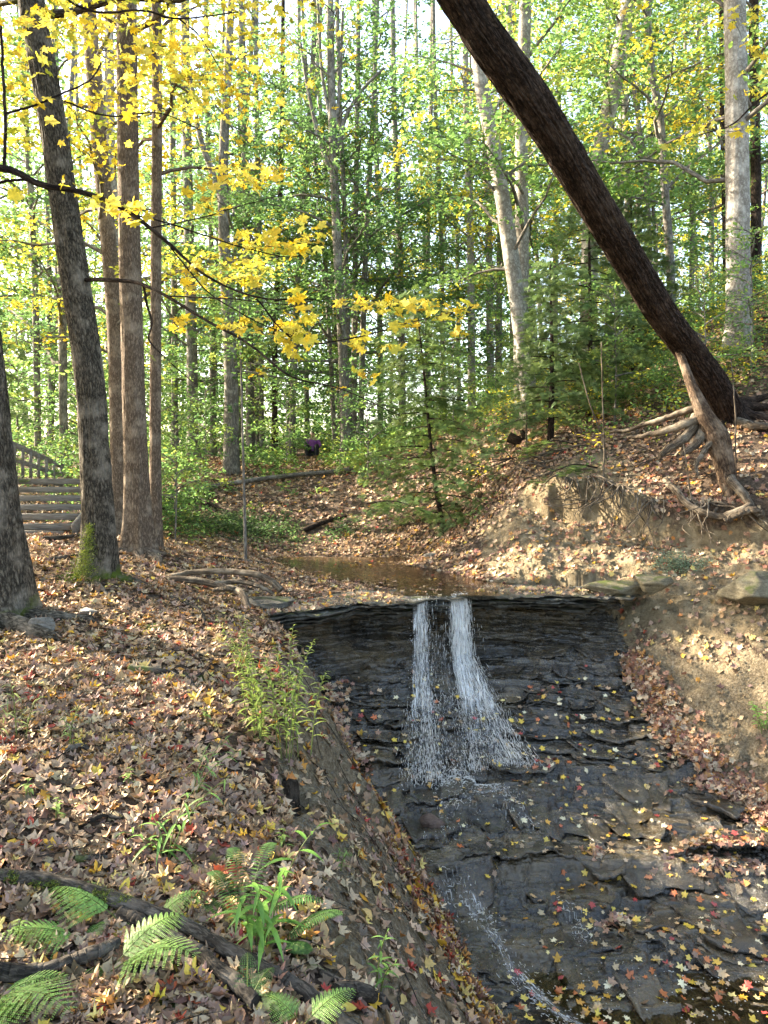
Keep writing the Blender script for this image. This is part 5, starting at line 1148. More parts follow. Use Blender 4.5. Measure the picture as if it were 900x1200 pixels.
for i, (a, lab) in enumerate([([(618, 545), (617, 510), (617, 480)], 'bare dead stick standing below the pale double trunk'), ([(707, 560), (708, 520), (706, 460), (705, 400)], 'thin bare stick standing on the sandy bank top'), ([(712, 545), (704, 510), (690, 470), (678, 425)], 'bare leaning stick crossing another on the bank top'), ([(812, 590), (806, 560), (800, 520)], 'thin twig standing before the leaning trunk foot'), ([(862, 560), (862, 480), (858, 420)], 'thin bare stem right of the leaning trunk foot')]):
    d = G(*a[0], 9)[1]; log('bare_stem', lab, [(x_, y_, d) for x_, y_ in a], 3.4 if i == 0 else 2.2, 1.1, B_root, 'stick', 8, n=40, seed=40 + i)
# fine dead twigs fanned over the bank
for i in range(9):
    x0, y0 = [(640, 545), (660, 530), (600, 540), (650, 555), (560, 560), (690, 590), (830, 560), (770, 540), (480, 540)][i]; q = on(x0, y0, .05, 9); ex = [([q, (x0 - r.uniform(10, 35), y0 + r.uniform(-18, 12), q[2] - .1), (x0 - r.uniform(35, 60), y0 + r.uniform(-15, 15), q[2])], 1.6, .8) for _ in range(4)]
    log('dead_branch', 'thin grey dead branch, number %s from the left on the right bank' % names_[[8, 4, 1, 3, 0, 6, 8, 7, 2][i] if False else i], [q, (x0 + 20, y0 - 8, q[2] - .1), (x0 + 45, y0 - 4, q[2])], 2.4, 1.2, B_root, 'branch', 6, n=16, seed=60 + i, extra=ex)

fb = [o for o in bpy.data.objects if o.get('label', '').startswith('long mossy fallen branch')][0]; fp = pxpath([on(-20, 1037, .05), on(60, 1048, .05), on(130, 1068, .06), on(215, 1102, .07)], 120); moss_on(fp[:95], .030, 5200, fb, np.random.default_rng(2), 1.9)
mt2 = [o for o in bpy.data.objects if o.get('label', '').startswith('dark furrowed')][0]; mp = np.array([P(104, 615, d2 - .22), P(102, 640, d2 - .27), P(97, 662, d2 - .33), P(90, 680, d2 - .42)]); g = Geo(); r_ = np.random.default_rng(4); k_ = r_.random(2600)
mp = smooth_path(mp, 40); c_ = mp[(k_ * 39).astype(int)] + r_.normal(size=(2600, 3)) * np.array((.055, .05, .03)) * (.4 + k_)[:, None]
scatter(g, *LEAF4, c_, unit(r_.normal(size=c_.shape)), r_.uniform(.010, .022, 2600), pick(np.array([(.16, .22, .03), (.24, .28, .05), (.10, .15, .025)]), 2600, .2, r_)); g.build('moss', M_herb, mt2)

# ------------------------------------------------------------------ stones
def stone(name, label, q, size, mt, seed, flat=1.0, ang=.25, rz=0., group=None, res=34, lay=0.0):
    u, v = np.meshgrid(np.linspace(0, 2 * np.pi, res * 2, endpoint=False), np.linspace(.02, np.pi - .02, res)); d = np.stack((np.cos(u) * np.sin(v), np.sin(u) * np.sin(v), np.cos(v)), -1)
    rr = np.random.default_rng(seed); f = np.full(u.shape, 9.)
    for _ in range(15):
        nrm = unit(rr.normal(size=3)); k = (d * nrm).sum(-1); f = np.minimum(f, np.where(k > .05, rr.uniform(.62, .95) / np.maximum(k, .05), 9))
    f = np.minimum(f, 1.25) * (1 + .05 * fbm(d[..., 0] * 3, d[..., 1] * 3, d[..., 2] * 3, seed, 4) + .02 * noise(d[..., 0] * 12, d[..., 1] * 12, d[..., 2] * 12, seed))
    V = d * f[..., None] * np.array(size) / 2
    if lay: V[..., :2] *= (1 + lay * noise(V[..., 2] * 40, 0, 0, seed))[..., None]
    c, s = math.cos(rz), math.sin(rz); V = V @ np.array([(c, s, 0), (-s, c, 0), (0, 0, 1)]); w = res * 2
    i = np.arange(res - 1)[:, None] * w; j = np.arange(w)[None]; k = (j + 1) % w; Fq = np.stack((i + j, i + w + j, i + w + k, i + k), -1).reshape(-1, 4)
    V = V.reshape(-1, 3) + np.array(q); g = Geo(); g.add(V, Fq); n0 = g.n
    g.add(np.array([V[:w].mean(0), V[-w:].mean(0)]), np.array([(0, 0, 0)])[:0]) if False else None
    top, bot = len(V), len(V) + 1; g.V[0] = np.vstack((V, V[:w].mean(0), V[-w:].mean(0))); g.n += 2; g.C[0] = np.full((len(V) + 2, 3), .5); g.B[0] = g.V[0]
    a = np.arange(w); b = (a + 1) % w; g.F3.append(np.column_stack((np.full(w, top), a, b))); g.F3.append(np.column_stack((np.full(w, bot), (res - 1) * w + b, (res - 1) * w + a)))
    o = g.build(name, mt); return tag(o, label, 'rock', group)
stone('stone', 'rounded grey stone at the foot of the left edge trunk', G(52, 742) + (0, 0, .04), (.24, .2, .2), M_stone, 3)
stone('stone', 'small grey stone lying between roots right of the left edge trunk', G(103, 722) + (0, 0, .02), (.2, .14, .1), M_stone, 5)
q = P(508, 985, 7.2); q[2] = float(bz(np.array([q[0]]), np.array([q[1]]))[0]) + .04
stone('stone', 'reddish triangular stone sitting in the creek below the falls', q, (.24, .2, .20), M_red, 12)
stone('boulder', 'tan sandstone boulder in the bank above the right end of the ledge', P(765, 685, 10.0), (.42, .4, .32), M_stone_m, 8)
stone('boulder', 'mossy flat slab at the right end of the ledge', P(722, 692, 10.2), (.75, .5, .22), M_stone_m, 9)
stone('boulder', 'large mossy overhanging boulder at the right edge of the picture', P(885, 694, 9.3), (1.0, .9, .40), M_stone_m, 21, rz=-.15)
stone('stone', 'flat grey stone tilted beside the fern on the dirt slope', G(350, 1050) + (0, 0, .0), (.16, .12, .05), M_stone, 14)
stone('stone', 'broad flat dark slab at the right edge of the creek', np.array((3.95, 6.6, -3.42)), (1.0, .7, .22), M_rock, 15)
stone('stone', 'flat dark rock at the pool edge left of the falls', P(318, 706, 9.2), (.6, .4, .16), M_cap, 18)
stone('stone', 'small pale stone by the foot of the young hemlock', P(508, 652, 13.4) + (0, 0, 0), (.35, .25, .1), M_stone, 17)
r = np.random.default_rng(3)
g = Geo(); n_ = 9000; x = r.uniform(-.8, 1.6, n_); y = r.uniform(3, 7.4, n_); _, cl, sL, sR, ins = ground_parts(x, y); s = sL & ~ins; x, y = x[s], y[s]
tv = np.array([(1, 0, -.3), (-.5, .8, -.3), (-.5, -.8, -.3), (.1, .1, .5), (-.3, 0, .45)]) * .5; tf = np.array([(0, 1, 3), (1, 4, 3), (1, 2, 4), (2, 3, 4), (2, 0, 3)])
scatter(g, tv, tf, np.column_stack((x, y, gz(x, y))), gn(x, y) + r.normal(size=(len(x), 3)) * .2, r.uniform(.2, 1, len(x)) ** 3 * .045 + .006, (.2, .2, .2))
M_chip = rock_mat('shale chips', (.06, .05, .035), (.16, .135, .10), (.30, .27, .21), (.7, .95), wet=False)
tag(g.build('gravel', M_chip, smooth=False), 'small grey shale chips on the bare dirt slope', 'gravel', kind='stuff')

# ------------------------------------------------------------------ ferns and other plants
def fern_frond(g, base, az, L, arch, W_, npin, col, r, narrow=.28):
    """lace-like frond with pinnae of toothed leaflets"""
    t = np.linspace(0, 1, npin + 4); hd = np.array((math.cos(az), math.sin(az), 0)); rise = arch
    pth = base + hd * (t * L)[:, None] + np.array((0, 0, 1)) * (rise * np.sin(t * 2.1) * L * .8)[:, None]
    addtube(g, pth, np.linspace(.003, .001, len(t)), 4, col=(.13, .18, .04), cap=False)
    side0 = np.array((-hd[1], hd[0], 0)); C_, N_, Fw, S_ = [], [], [], []
    for i in range(3, npin + 3):
        k = i / (npin + 3); w = W_ * (1 - k) ** .7 * 1.25; T = unit(pth[i + 1 if i + 1 < len(pth) else i] - pth[i - 1])
        for s in (-1, 1):
            d = unit(side0 * s + T * .42 + np.array((0, 0, -.15))); m_ = max(4, int(w / .0075))
            for j in range(m_):
                q = (j + .7) / m_; wl = .075 * w * (1 - q) ** .8 + .0035; c0 = pth[i] + d * w * q + (0, 0, -.12 * w * q * q)
                e = unit(np.cross(d, np.cross(side0 * s, T)));
                for s2 in (-1, 1): C_.append(c0 + T * s2 * wl * .6); N_.append(np.cross(side0, T) + r.normal(size=3) * .12); Fw.append(T * s2 + d * .35); S_.append(wl * 1.35)
    tv = np.array([(0, -.5, 0), (.3, -.1, .0), (.17, .35, 0), (0, .5, 0), (-.17, .35, 0), (-.3, -.1, 0)]); tf = np.array([(0, 1, 2, 3), (0, 3, 4, 5)])
    C_, N_, Fw = map(np.array, (C_, N_, Fw)); Nn = unit(N_); Nn[Nn[:, 2] < 0] *= -1
    scatter(g, tv, tf, C_, Nn, np.array(S_), np.clip(np.array(col) * (1 + .12 * r.normal(size=(len(C_), 1))), 0, 1), fwd=-np.cross(Nn, Fw))
def fern(label, q, fronds, col, seed, group='ferns on the near bank', narrow=.28):
    t = empty('fern', q, label, 'fern', group); r = np.random.default_rng(seed)
    for (az, L, arch, W_, off) in fronds:
        g = Geo(); fern_frond(g, q + np.array((*off, .02)), R(az), L, arch, W_, 11, col, r, narrow); g.build('frond', M_herb, t)
FC = (.24, .42, .11); FD = (.075, .16, .045)
fern('fern frond lying on the mossy branch, bright green and pointing left', G(140, 1085), [(165, .42, .35, .19, (0, 0)), (20, .1, .2, .05, (0, 0))], FC, 1)
fern('bright green fern arching left just below the branch', G(100, 1110), [(200, .36, .35, .16, (0, 0)), (60, .12, .3, .05, (0, 0))], FC, 2)
fern('wide bright green fern in front of the bare branch', G(128, 1150), [(-15, .44, .45, .19, (0, 0)), (38, .36, .5, .17, (.0, .0)), (200, .10, .3, .05, (0, 0))], FC, 3)
fern('bright green fern cut by the bottom left corner', G(-10, 1180), [(-30, .5, .35, .2, (0, 0)), (-70, .36, .3, .16, (.05, 0)), (10, .3, .3, .12, (0, 0))], FC, 4)
fern('small green fern sprig between the two branches', G(178, 1092), [(25, .26, .5, .11, (0, 0))], FC, 5)
fern('small fern cut by the bottom edge below the lance-leaved plant', G(355, 1212), [(30, .25, .4, .10, (0, 0)), (150, .22, .4, .09, (0, 0))], FC, 6)
fern('small dark green fern cut by the bottom edge beside the logs', G(290, 1188), [(100, .22, .6, .06, (0, 0)), (60, .18, .5, .06, (0, 0))], FD, 7)
def blade_leaf(g, base, d, L, w, col, r, droop=.5, k=7, fold=.25):
    """narrow lance leaf"""
    t = np.linspace(0, 1, k); d = unit(np.asarray(d, float)); side = unit(np.cross(d, (0, 0, 1.)) + 1e-6); nn = np.cross(side, d)
    c = base + d * (t * L)[:, None] + np.array((0, 0, -1.)) * (droop * L * t ** 2)[:, None]; ww = w * np.sin(np.pi * (t * .93 + .07) ** .75) * .5
    V = np.concatenate((c - side * ww[:, None] + nn * (ww * fold)[:, None], c, c + side * ww[:, None] + nn * (ww * fold)[:, None]))
    i = np.arange(k - 1); Fq = np.concatenate((np.stack((i, i + 1, i + k + 1, i + k), -1), np.stack((i + k, i + k + 1, i + 2 * k + 1, i + 2 * k), -1)))
    g.add(V, Fq, np.clip(np.array(col) * (1 + .12 * r.normal()), 0, 1))
def xmas_fern(label, q, fronds, seed):
    t = empty('fern', q, label, 'fern', 'ferns on the near bank'); r = np.random.default_rng(seed)
    for az, L, arch in fronds:
        g = Geo(); tt = np.linspace(0, 1, 30); hd = np.array((math.cos(R(az)), math.sin(R(az)), 0)); pth = q + hd * (tt * L)[:, None] + np.array((0, 0, 1)) * (arch * np.sin(tt * 2) * L * .8)[:, None]
        addtube(g, pth, np.linspace(.0025, .001, 30), 4, col=(.10, .14, .04), cap=False); side = np.array((-hd[1], hd[0], 0))
        for i in range(3, 29):
            w = .06 * math.sin(math.pi * (.12 + .83 * i / 29)) ** .7
            for s in (-1, 1): blade_leaf(g, pth[i], side * s + hd * .25, w, .011, FD, r, .15, 5)
        g.build('frond', M_herb, t)
xmas_fern('dark green ladder-leaved fern behind the lance-leaved plant', G(285, 1095), [(110, .36, .9), (75, .38, .9), (135, .30, .8), (-5, .40, .55), (150, .34, .3)], 8)
xmas_fern('low ladder-leaved fern half under the logs', G(330, 1105), [(170, .25, .4), (10, .3, .5), (-40, .2, .2)], 9)
def herb(name, label, q, stems, leafL, leafW, nleaf, col, seed, group, stemc=(.16, .2, .06), elev=.5, tip=None, droop=.5):
    t = empty(name, q, label, 'plant', group); r = np.random.default_rng(seed); gs = Geo(); gl = Geo()
    for (dx, dy, H_, lx, ly) in stems:
        b = q + np.array((dx, dy, 0)); p = smooth_path(np.array([b - (0, 0, .03), b + (lx * .25, ly * .25, H_ * .45), b + (lx * .6, ly * .6, H_ * .8), b + (lx, ly, H_)]), 20)
        addtube(gs, p, np.linspace(.0045, .0015, 20), 5, col=stemc, cap=False)
        for i in range(nleaf):
            k = .15 + .85 * (i + .5 * r.random()) / nleaf; c = np.array([np.interp(k, np.linspace(0, 1, 20), p[:, a]) for a in range(3)]); az = i * 2.4 + r.normal() * .4
            sz = math.sin(math.pi * min(1, .25 + .7 * k)) ** .6; blade_leaf(gl, c, (math.cos(az), math.sin(az), elev + r.normal() * .2), leafL * sz * r.uniform(.7, 1.15), leafW * sz, col, r, droop)
    gs.build('stem', M_herb, t); gl.build('foliage', M_herb, t); return t
PG = 'leafy plants on the near bank'
s = [(r.normal() * .10, r.normal() * .07, r.uniform(.45, .85), -.05 + r.normal() * .14, r.normal() * .08) for _ in range(11)]
s += [(-.22, .1, .95, -.28, .1), (-.18, .05, .85, -.12, .1), (.05, 0, .92, .05, 0), (.08, .03, .8, .16, .05)]
g0 = G(325, 893); herb('goldenrod', 'tall bushy clump of yellow-green lance-leaved stems on the stump at the bank edge', g0 + (0, .1, 0), s, .13, .019, 30, (.36, .46, .11), 4, PG)
herb('goldenrod', 'two tall thin leafy stems standing left of the bushy clump', G(292, 800), [(0, 0, .55, -.05, 0), (.05, .02, .4, -.12, 0), (-.04, 0, .36, -.1, 0)], .10, .016, 26, (.40, .50, .12), 5, PG)
herb('lance_leaf_plant', 'large green lance-leaved plant in front of the ladder-leaved fern', G(300, 1120), [(0, 0, .30, .02, 0), (.03, .02, .34, .10, .05), (-.02, 0, .26, -.06, -.03), (.04, 0, .52, .26, .2), (.02, -.02, .2, .1, -.1)], .20, .03, 9, (.14, .30, .06), 6, PG, elev=.35)
herb('lance_leaf_plant', 'small upright lance-leaved plant low on the dirt slope', G(440, 1165), [(0, 0, .30, .06, 0), (.02, 0, .16, .08, -.02)], .10, .016, 12, (.16, .30, .08), 7, PG)
herb('lance_leaf_plant', 'sprawling long-bladed plant in the middle of the leaves', G(195, 1010), [(0, 0, .36, .30, .25), (0, 0, .22, -.12, .1), (.0, 0, .2, -.2, -.1), (0, 0, .3, .1, .2)], .16, .018, 8, (.15, .29, .07), 8, PG, elev=.2)
herb('lance_leaf_plant', 'thin sprawling plant higher among the leaves left of the stump', G(225, 935), [(0, 0, .3, .2, .3), (0, 0, .24, .05, .25), (0, 0, .26, .3, .1)], .12, .015, 8, (.15, .27, .08), 9, PG, elev=.2)
herb('lance_leaf_plant', 'slender plant on the left among the brown leaves', G(80, 880), [(0, 0, .28, .05, .05), (.03, 0, .22, -.08, 0)], .10, .012, 9, (.15, .26, .08), 10, PG)
herb('lance_leaf_plant', 'wispy plant at the left edge with drooping blades', G(20, 870), [(0, 0, .4, -.05, 0), (.05, 0, .3, .1, 0), (-.1, 0, .35, -.1, 0)], .16, .010, 9, (.2, .27, .09), 11, PG)
herb('lance_leaf_plant', 'leafy sprig growing from the dirt slope under the stump', G(395, 1020), [(0, 0, .12, .02, 0), (.02, 0, .10, .05, 0)], .07, .008, 8, (.16, .28, .07), 12, PG)
herb('lance_leaf_plant', 'small green bush at the right edge beside the leaf pile', G(893, 860), [(0, 0, .3, -.1, 0), (.05, 0, .34, 0, 0), (.1, .0, .26, .1, 0), (.0, .05, .3, -.05, .1), (.12, .05, .36, .05, 0)], .10, .028, 14, (.2, .4, .08), 13, PG)
def tuft(label, q, n_, L, w, col, seed, spread=.6, name='grass_tuft'):
    r = np.random.default_rng(seed); g = Geo()
    for _ in range(n_):
        a = r.uniform(0, 6.28); blade_leaf(g, q + np.array((*(r.normal(size=2) * .035), -.01)), (math.cos(a) * spread, math.sin(a) * spread, r.uniform(.5, 1.2)), L * r.uniform(.5, 1.2), w, col, r, r.uniform(.3, 1.1), 7)
    return tag(g.build(name, M_herb), label, 'grass tuft', 'grass tufts on the near bank')
tuft('grass tuft with many drooping green blades on the left bank above a mossy root', G(178, 738), 90, .24, .006, (.14, .22, .05), 1, 1.1)
tuft('sparse grass blades at the far left among leaves', G(12, 850), 16, .4, .006, (.18, .26, .08), 2, .6)
tuft('thin grass blades beside the left plant', G(100, 850), 12, .3, .005, (.18, .26, .08), 3, .6); tuft('short grass tuft growing on the bare dirt slope', G(400, 1000), 22, .10, .004, (.2, .3, .08), 4, .5)
tuft('grass blades sticking out of the bank right of the ladder-leaved fern', G(350, 1130), 30, .14, .005, (.2, .26, .07), 5, .8)
tuft('dry pale grass stalks hanging over the hollow stump', G(345, 905), 18, .35, .003, (.45, .36, .22), 6, .5)
# mossy stump holding the clump
q = G(332, 925); t = empty('tree_stump', q, 'small dark mossy rotten stump under the bushy clump at the bank edge', 'stump')
g = Geo(); addtube(g, smooth_path(np.array([q + (.05, -.05, -.45), q + (.0, .02, -.2), q + (0, .06, -.04), q + (-.01, .08, .03)]), 24), np.interp(np.linspace(0, 1, 24), [0, .5, .85, 1], [.11, .10, .085, .03]), 40, ridges(.18, f=3, seed=8), seed=1)
g.build('wood', bark_mat('rotten mossy stump', (.02, .015, .01), (.08, .06, .045), (.14, .11, .08), 1.2, .03, 0), t)
for p_ in [(355, 935), (348, 960), (322, 975)]: pass
# pale lichen-green patch plant on the right bank
q = G(795, 668, 8); x = q[0] + r.normal(size=120) * .18; y = q[1] + r.normal(size=120) * .12
undergrowth('ground_cover', 'pale bluish-green moss cushion on the right bank above the boulder', x, y, np.array([(.2, .27, .2), (.14, .2, .13)]), 20, (.02, .035), .05, [LEAF6], M_leaf, 7, .09)

for i, (px, py, lab) in enumerate([(30, 940, 'pale green seedling at the left edge above the long mossy branch'), (65, 965, 'two-leaved seedling beside a short brown stick'), (150, 925, 'seedling among leaves left of the thin sprawling plant'), (240, 850, 'seedling between the bushy clump and the left plants'), (330, 1000, 'small seedling just under the hollow stump'), (20, 1110, 'seedling between the dark rotten branch and the fern')]):
    herb('seedling', lab, G(px, py), [(0, 0, .13, .02, 0), (.02, .02, .09, -.03, .01)], .07, .022, 5, (.20, .30, .08), 30 + i, 'seedlings in the leaf litter', elev=.25)
r = np.random.default_rng(61); g = Geo(); n_ = 26000; x = r.uniform(1.6, 6.2, n_); y = r.uniform(7.5, 13.4, n_); z_c, cl, sL, sR, ins = ground_parts(x, y); s = ((cl > .25) | sR) & ~ins; x, y = x[s], y[s]
scatter(g, tv, tf, np.column_stack((x, y, gz(x, y))), gn(x, y) + r.normal(size=(len(x), 3)) * .3, r.uniform(.2, 1, len(x)) ** 2.5 * .07 + .012, (.2, .2, .2))
M_clod = rock_mat('clay clods', (.10, .078, .048), (.23, .18, .11), (.38, .31, .2), (.85, .98), wet=False)
tag(g.build('gravel', M_clod, smooth=False), 'crumbled tan clods and chips on the eroded right bank', 'gravel', kind='stuff')
# ------------------------------------------------------------------ near yellow maple boughs
mt_ = empty('maple_tree', GX(-4.2, 4.2), 'yellow-leaved maple reaching thin dark boughs in from the left edge', 'tree')
q = GX(-4.2, 4.2); g = Geo(); addtube(g, smooth_path(np.array([q - (0, 0, .3), q + (0, 0, 2), q + (.05, 0, 4), q + (.2, .1, 7.5), q + (.2, .2, 10)]), 80), np.linspace(.2, .07, 80), 40, ridges(.07, seed=3, flare=.6), seed=3); g.build('trunk', B_grey, mt_)
gb = Geo(); gl = Geo(); r = np.random.default_rng(55)
def bough(pts, w0, w1, g=gb, seg=8):
    p = pxpath(pts, 50) + r.normal(size=(50, 3)).cumsum(0) * .0012; addtube(g, p, np.linspace(w0 / 2 * pts[0][2] / F, w1 / 2 * pts[-1][2] / F, 50), seg, ridges(.08, seed=2), cap=False); return p
def put_leaves(cl, n_, rx, ry, dz, size=(.07, .11), pal=GOLD, tilt=.55, twigs=True, up=(0, -.25, .9), g=None, gbr=None):
    g = g or gl; gbr = gbr or gb
    px, py, d = cl; p = np.array([P(px + r.normal() * rx, py + r.normal() * ry, d + r.normal() * dz) for _ in range(n_)]); nn = r.normal(size=(n_, 3)) * tilt + up
    k = r.integers(0, 4, n_); cc = pick(pal, n_, .12, r); fw = r.normal(size=(n_, 3)) + (.8, 0, -.3); nn = unit(nn)
    for i, (tv, tf) in enumerate(YEL):
        s = k == i
        if s.any(): scatter(g, tv, tf, p[s], nn[s], r.uniform(*size, s.sum()), cc[s], fwd=-np.cross(nn[s], fw[s]))
    if twigs:
        c = P(px, py, d)
        for q in p[::3]: a = c + (q - c) * .1 + r.normal(size=3) * .02; addtube(gbr, np.array([a, (a + q) / 2 + r.normal(size=3) * .015, q - (0, 0, .005)]), (.003, .002, .0012), 3, cap=False)
bough([(-290, 120, 4.4), (-120, 190, 4.4), (-20, 198, 4.5), (15, 203, 4.5), (45, 217, 4.5), (100, 228, 4.6), (150, 250, 4.7), (200, 290, 4.8), (240, 325, 4.8), (300, 350, 4.9), (370, 352, 5)], 11, 1.2)
bough([(5, 200, 4.5), (6, 130, 4.5), (3, 70, 4.5), (0, 20, 4.4)], 4, 3); bough([(8, 133, 4.5), (60, 115, 4.6), (105, 95, 4.8), (122, 73, 5)], 3, 1.5)
bough([(75, 118, 4.7), (130, 137, 4.8), (190, 133, 5.0), (250, 160, 5.1)], 2.2, 1); bough([(-10, 215, 4.5), (30, 212, 4.5), (60, 225, 4.6)], 4, 2)
bough([(200, 290, 4.8), (225, 320, 4.8), (250, 345, 4.8), (300, 375, 4.9), (350, 395, 5)], 2, 1); bough([(150, 250, 4.7), (200, 262, 4.8), (270, 285, 5), (340, 300, 5.2), (378, 280, 5.2)], 2.2, 1)
bough([(170, 268, 4.8), (230, 255, 5.0), (300, 235, 5.2), (350, 222, 5.3)], 2, .8); bough([(300, 350, 4.9), (350, 400, 5), (420, 395, 5.1), (480, 378, 5.2), (560, 358, 5.3)], 2.2, 1)
bough([(60, -10, 5.5), (110, 12, 5.6), (170, 12, 5.7), (210, 22, 5.8), (280, 15, 6)], 3, 1.5); bough([(210, 22, 5.8), (235, 45, 5.9), (262, 90, 6)], 2, 1)
for (px, py, d, rx, ry, n_) in [(240, 65, 6.5, 60, 34, 230), (130, 25, 6.2, 60, 24, 170), (300, 40, 7, 45, 35, 130), (190, 90, 7, 50, 30, 120), (300, 130, 7.2, 35, 18, 50), (225, 165, 6.8, 28, 30, 30), (105, 110, 6, 25, 30, 36), (40, 40, 5.2, 30, 25, 50),
    (20, 120, 6, 18, 40, 40), (268, 175, 7.2, 40, 20, 24), (318, 165, 7.6, 20, 10, 12), (110, 200, 6.4, 20, 40, 30)]:
    put_leaves((px, py, d), int(n_ * .95), rx, ry, .7, (.05, .085), np.vstack((GOLD, GOLDG[:2])), twigs=False)
for (px, py, d, rx, ry, n_) in [(240, 238, 5, 14, 9, 16), (262, 212, 5.1, 14, 8, 10), (292, 218, 5.2, 10, 6, 8), (300, 285, 5.1, 26, 10, 30), (340, 288, 5.2, 22, 14, 26), (368, 285, 5.2, 8, 14, 10), (352, 258, 5.3, 5, 7, 5), (230, 315, 4.9, 10, 9, 12), (218, 330, 4.9, 6, 5, 5), (280, 325, 5.1, 10, 6, 12), (300, 322, 5.1, 5, 7, 6),
    (345, 345, 5, 9, 8, 9), (282, 382, 5, 17, 6, 16), (325, 382, 5, 14, 8, 12), (345, 392, 5, 16, 12, 26), (362, 372, 5, 7, 10, 10), (340, 412, 5, 9, 7, 9), (205, 375, 4.9, 14, 5, 8), (60, 242, 4.6, 30, 8, 0), (120, 237, 4.6, 10, 5, 9), (150, 243, 4.7, 16, 6, 14), (153, 255, 4.7, 8, 5, 6), (75, 213, 4.5, 4, 4, 2), (62, 140, 4.6, 3, 3, 2), (45, 118, 4.6, 5, 4, 3),
    (150, 140, 4.8, 4, 4, 3), (155, 92, 4.8, 7, 6, 5), (410, 356, 5.2, 16, 4, 12), (450, 358, 5.2, 22, 5, 22), (490, 358, 5.3, 14, 4, 12), (420, 398, 5.2, 14, 6, 10), (470, 382, 5.3, 16, 5, 10), (520, 368, 5.3, 18, 8, 18), (548, 360, 5.3, 8, 6, 8), (535, 390, 5.3, 7, 3, 5), (460, 412, 5.3, 14, 5, 6), (300, 205, 5.3, 20, 8, 12), (20, 228, 4.5, 5, 3, 3), (180, 50, 5, 25, 15, 14), (50, 22, 4.8, 22, 10, 14), (430, 440, 5.6, 14, 8, 8)]:
    put_leaves((px, py, d), n_, rx * .8, ry * .8, .16, (.065, .10))
q = G(140, 1125) + SUN * 8.2; put_leaves((CX + q[0] / q[1] * F, HY - q[2] / q[1] * F, q[1]), 420, 60, 60, .4, (.07, .11), twigs=False)  # unseen leaf cluster added towards the sun to shade the ferns
gb.build('branches', B_dark, mt_); gl.build('crown', M_yel, mt_)
# bough growing from the dark leaning maple
db = d2 - .3; bt = [o for o in bpy.data.objects if o.type == 'EMPTY' and o.get('label', '').startswith('dark furrowed')][0]; gb2 = Geo(); gl2 = Geo()
bough([(100, 328, d2 - .05), (125, 328, db - .1), (160, 331, db - .3), (195, 347, db - .7), (240, 375, db - 1), (290, 402, db - 1.2), (340, 440, db - 1.4), (400, 455, db - 1.5), (470, 488, db - 1.6)], 5, .9, gb2)
bough([(168, 334, db - .35), (172, 355, db - .4), (178, 378, db - .5), (176, 400, db - .6), (200, 425, db - .7), (232, 452, db - .8)], 3.5, 1, gb2)
bough([(195, 347, db - .7), (260, 350, db - 1), (340, 358, db - 1.1)], 2, .8, gb2)
for (px, py, rx, ry, n_) in [(215, 385, 14, 5, 12), (195, 420, 10, 5, 8), (300, 440, 16, 6, 10), (380, 460, 18, 5, 10)]: put_leaves((px, py, db - .8), n_, rx, ry, .2, (.07, .1), np.vstack((LIME[2:], GOLD[:2])), g=gl2, gbr=gb2)
gb2.build('bough', B_dark, bt); gl2.build('foliage', M_yel, bt)
# yellow sprays at the top right
rt_ = empty('maple_branch', P(930, 120, 6.5), 'yellow maple branch reaching in across the blotched pale trunk', 'branch'); gb3 = Geo(); gl3 = Geo()
bough([(960, 90, 7), (900, 110, 7), (860, 145, 7), (820, 158, 7.1)], 3, 1, gb3)
for (px, py, rx, ry, n_) in [(880, 105, 14, 10, 10), (835, 152, 22, 5, 22), (800, 165, 10, 4, 7), (780, 175, 8, 5, 5), (860, 20, 20, 10, 12), (895, 60, 8, 20, 10), (750, 8, 20, 5, 6), (895, 110, 8, 6, 8)]: put_leaves((px, py, 7), n_, rx, ry, .3, (.06, .09), np.vstack((GOLD, GOLDG[:2])), g=gl3, gbr=gb3)
gb3.build('twig', B_dark, rt_); gl3.build('foliage', M_yel, rt_)

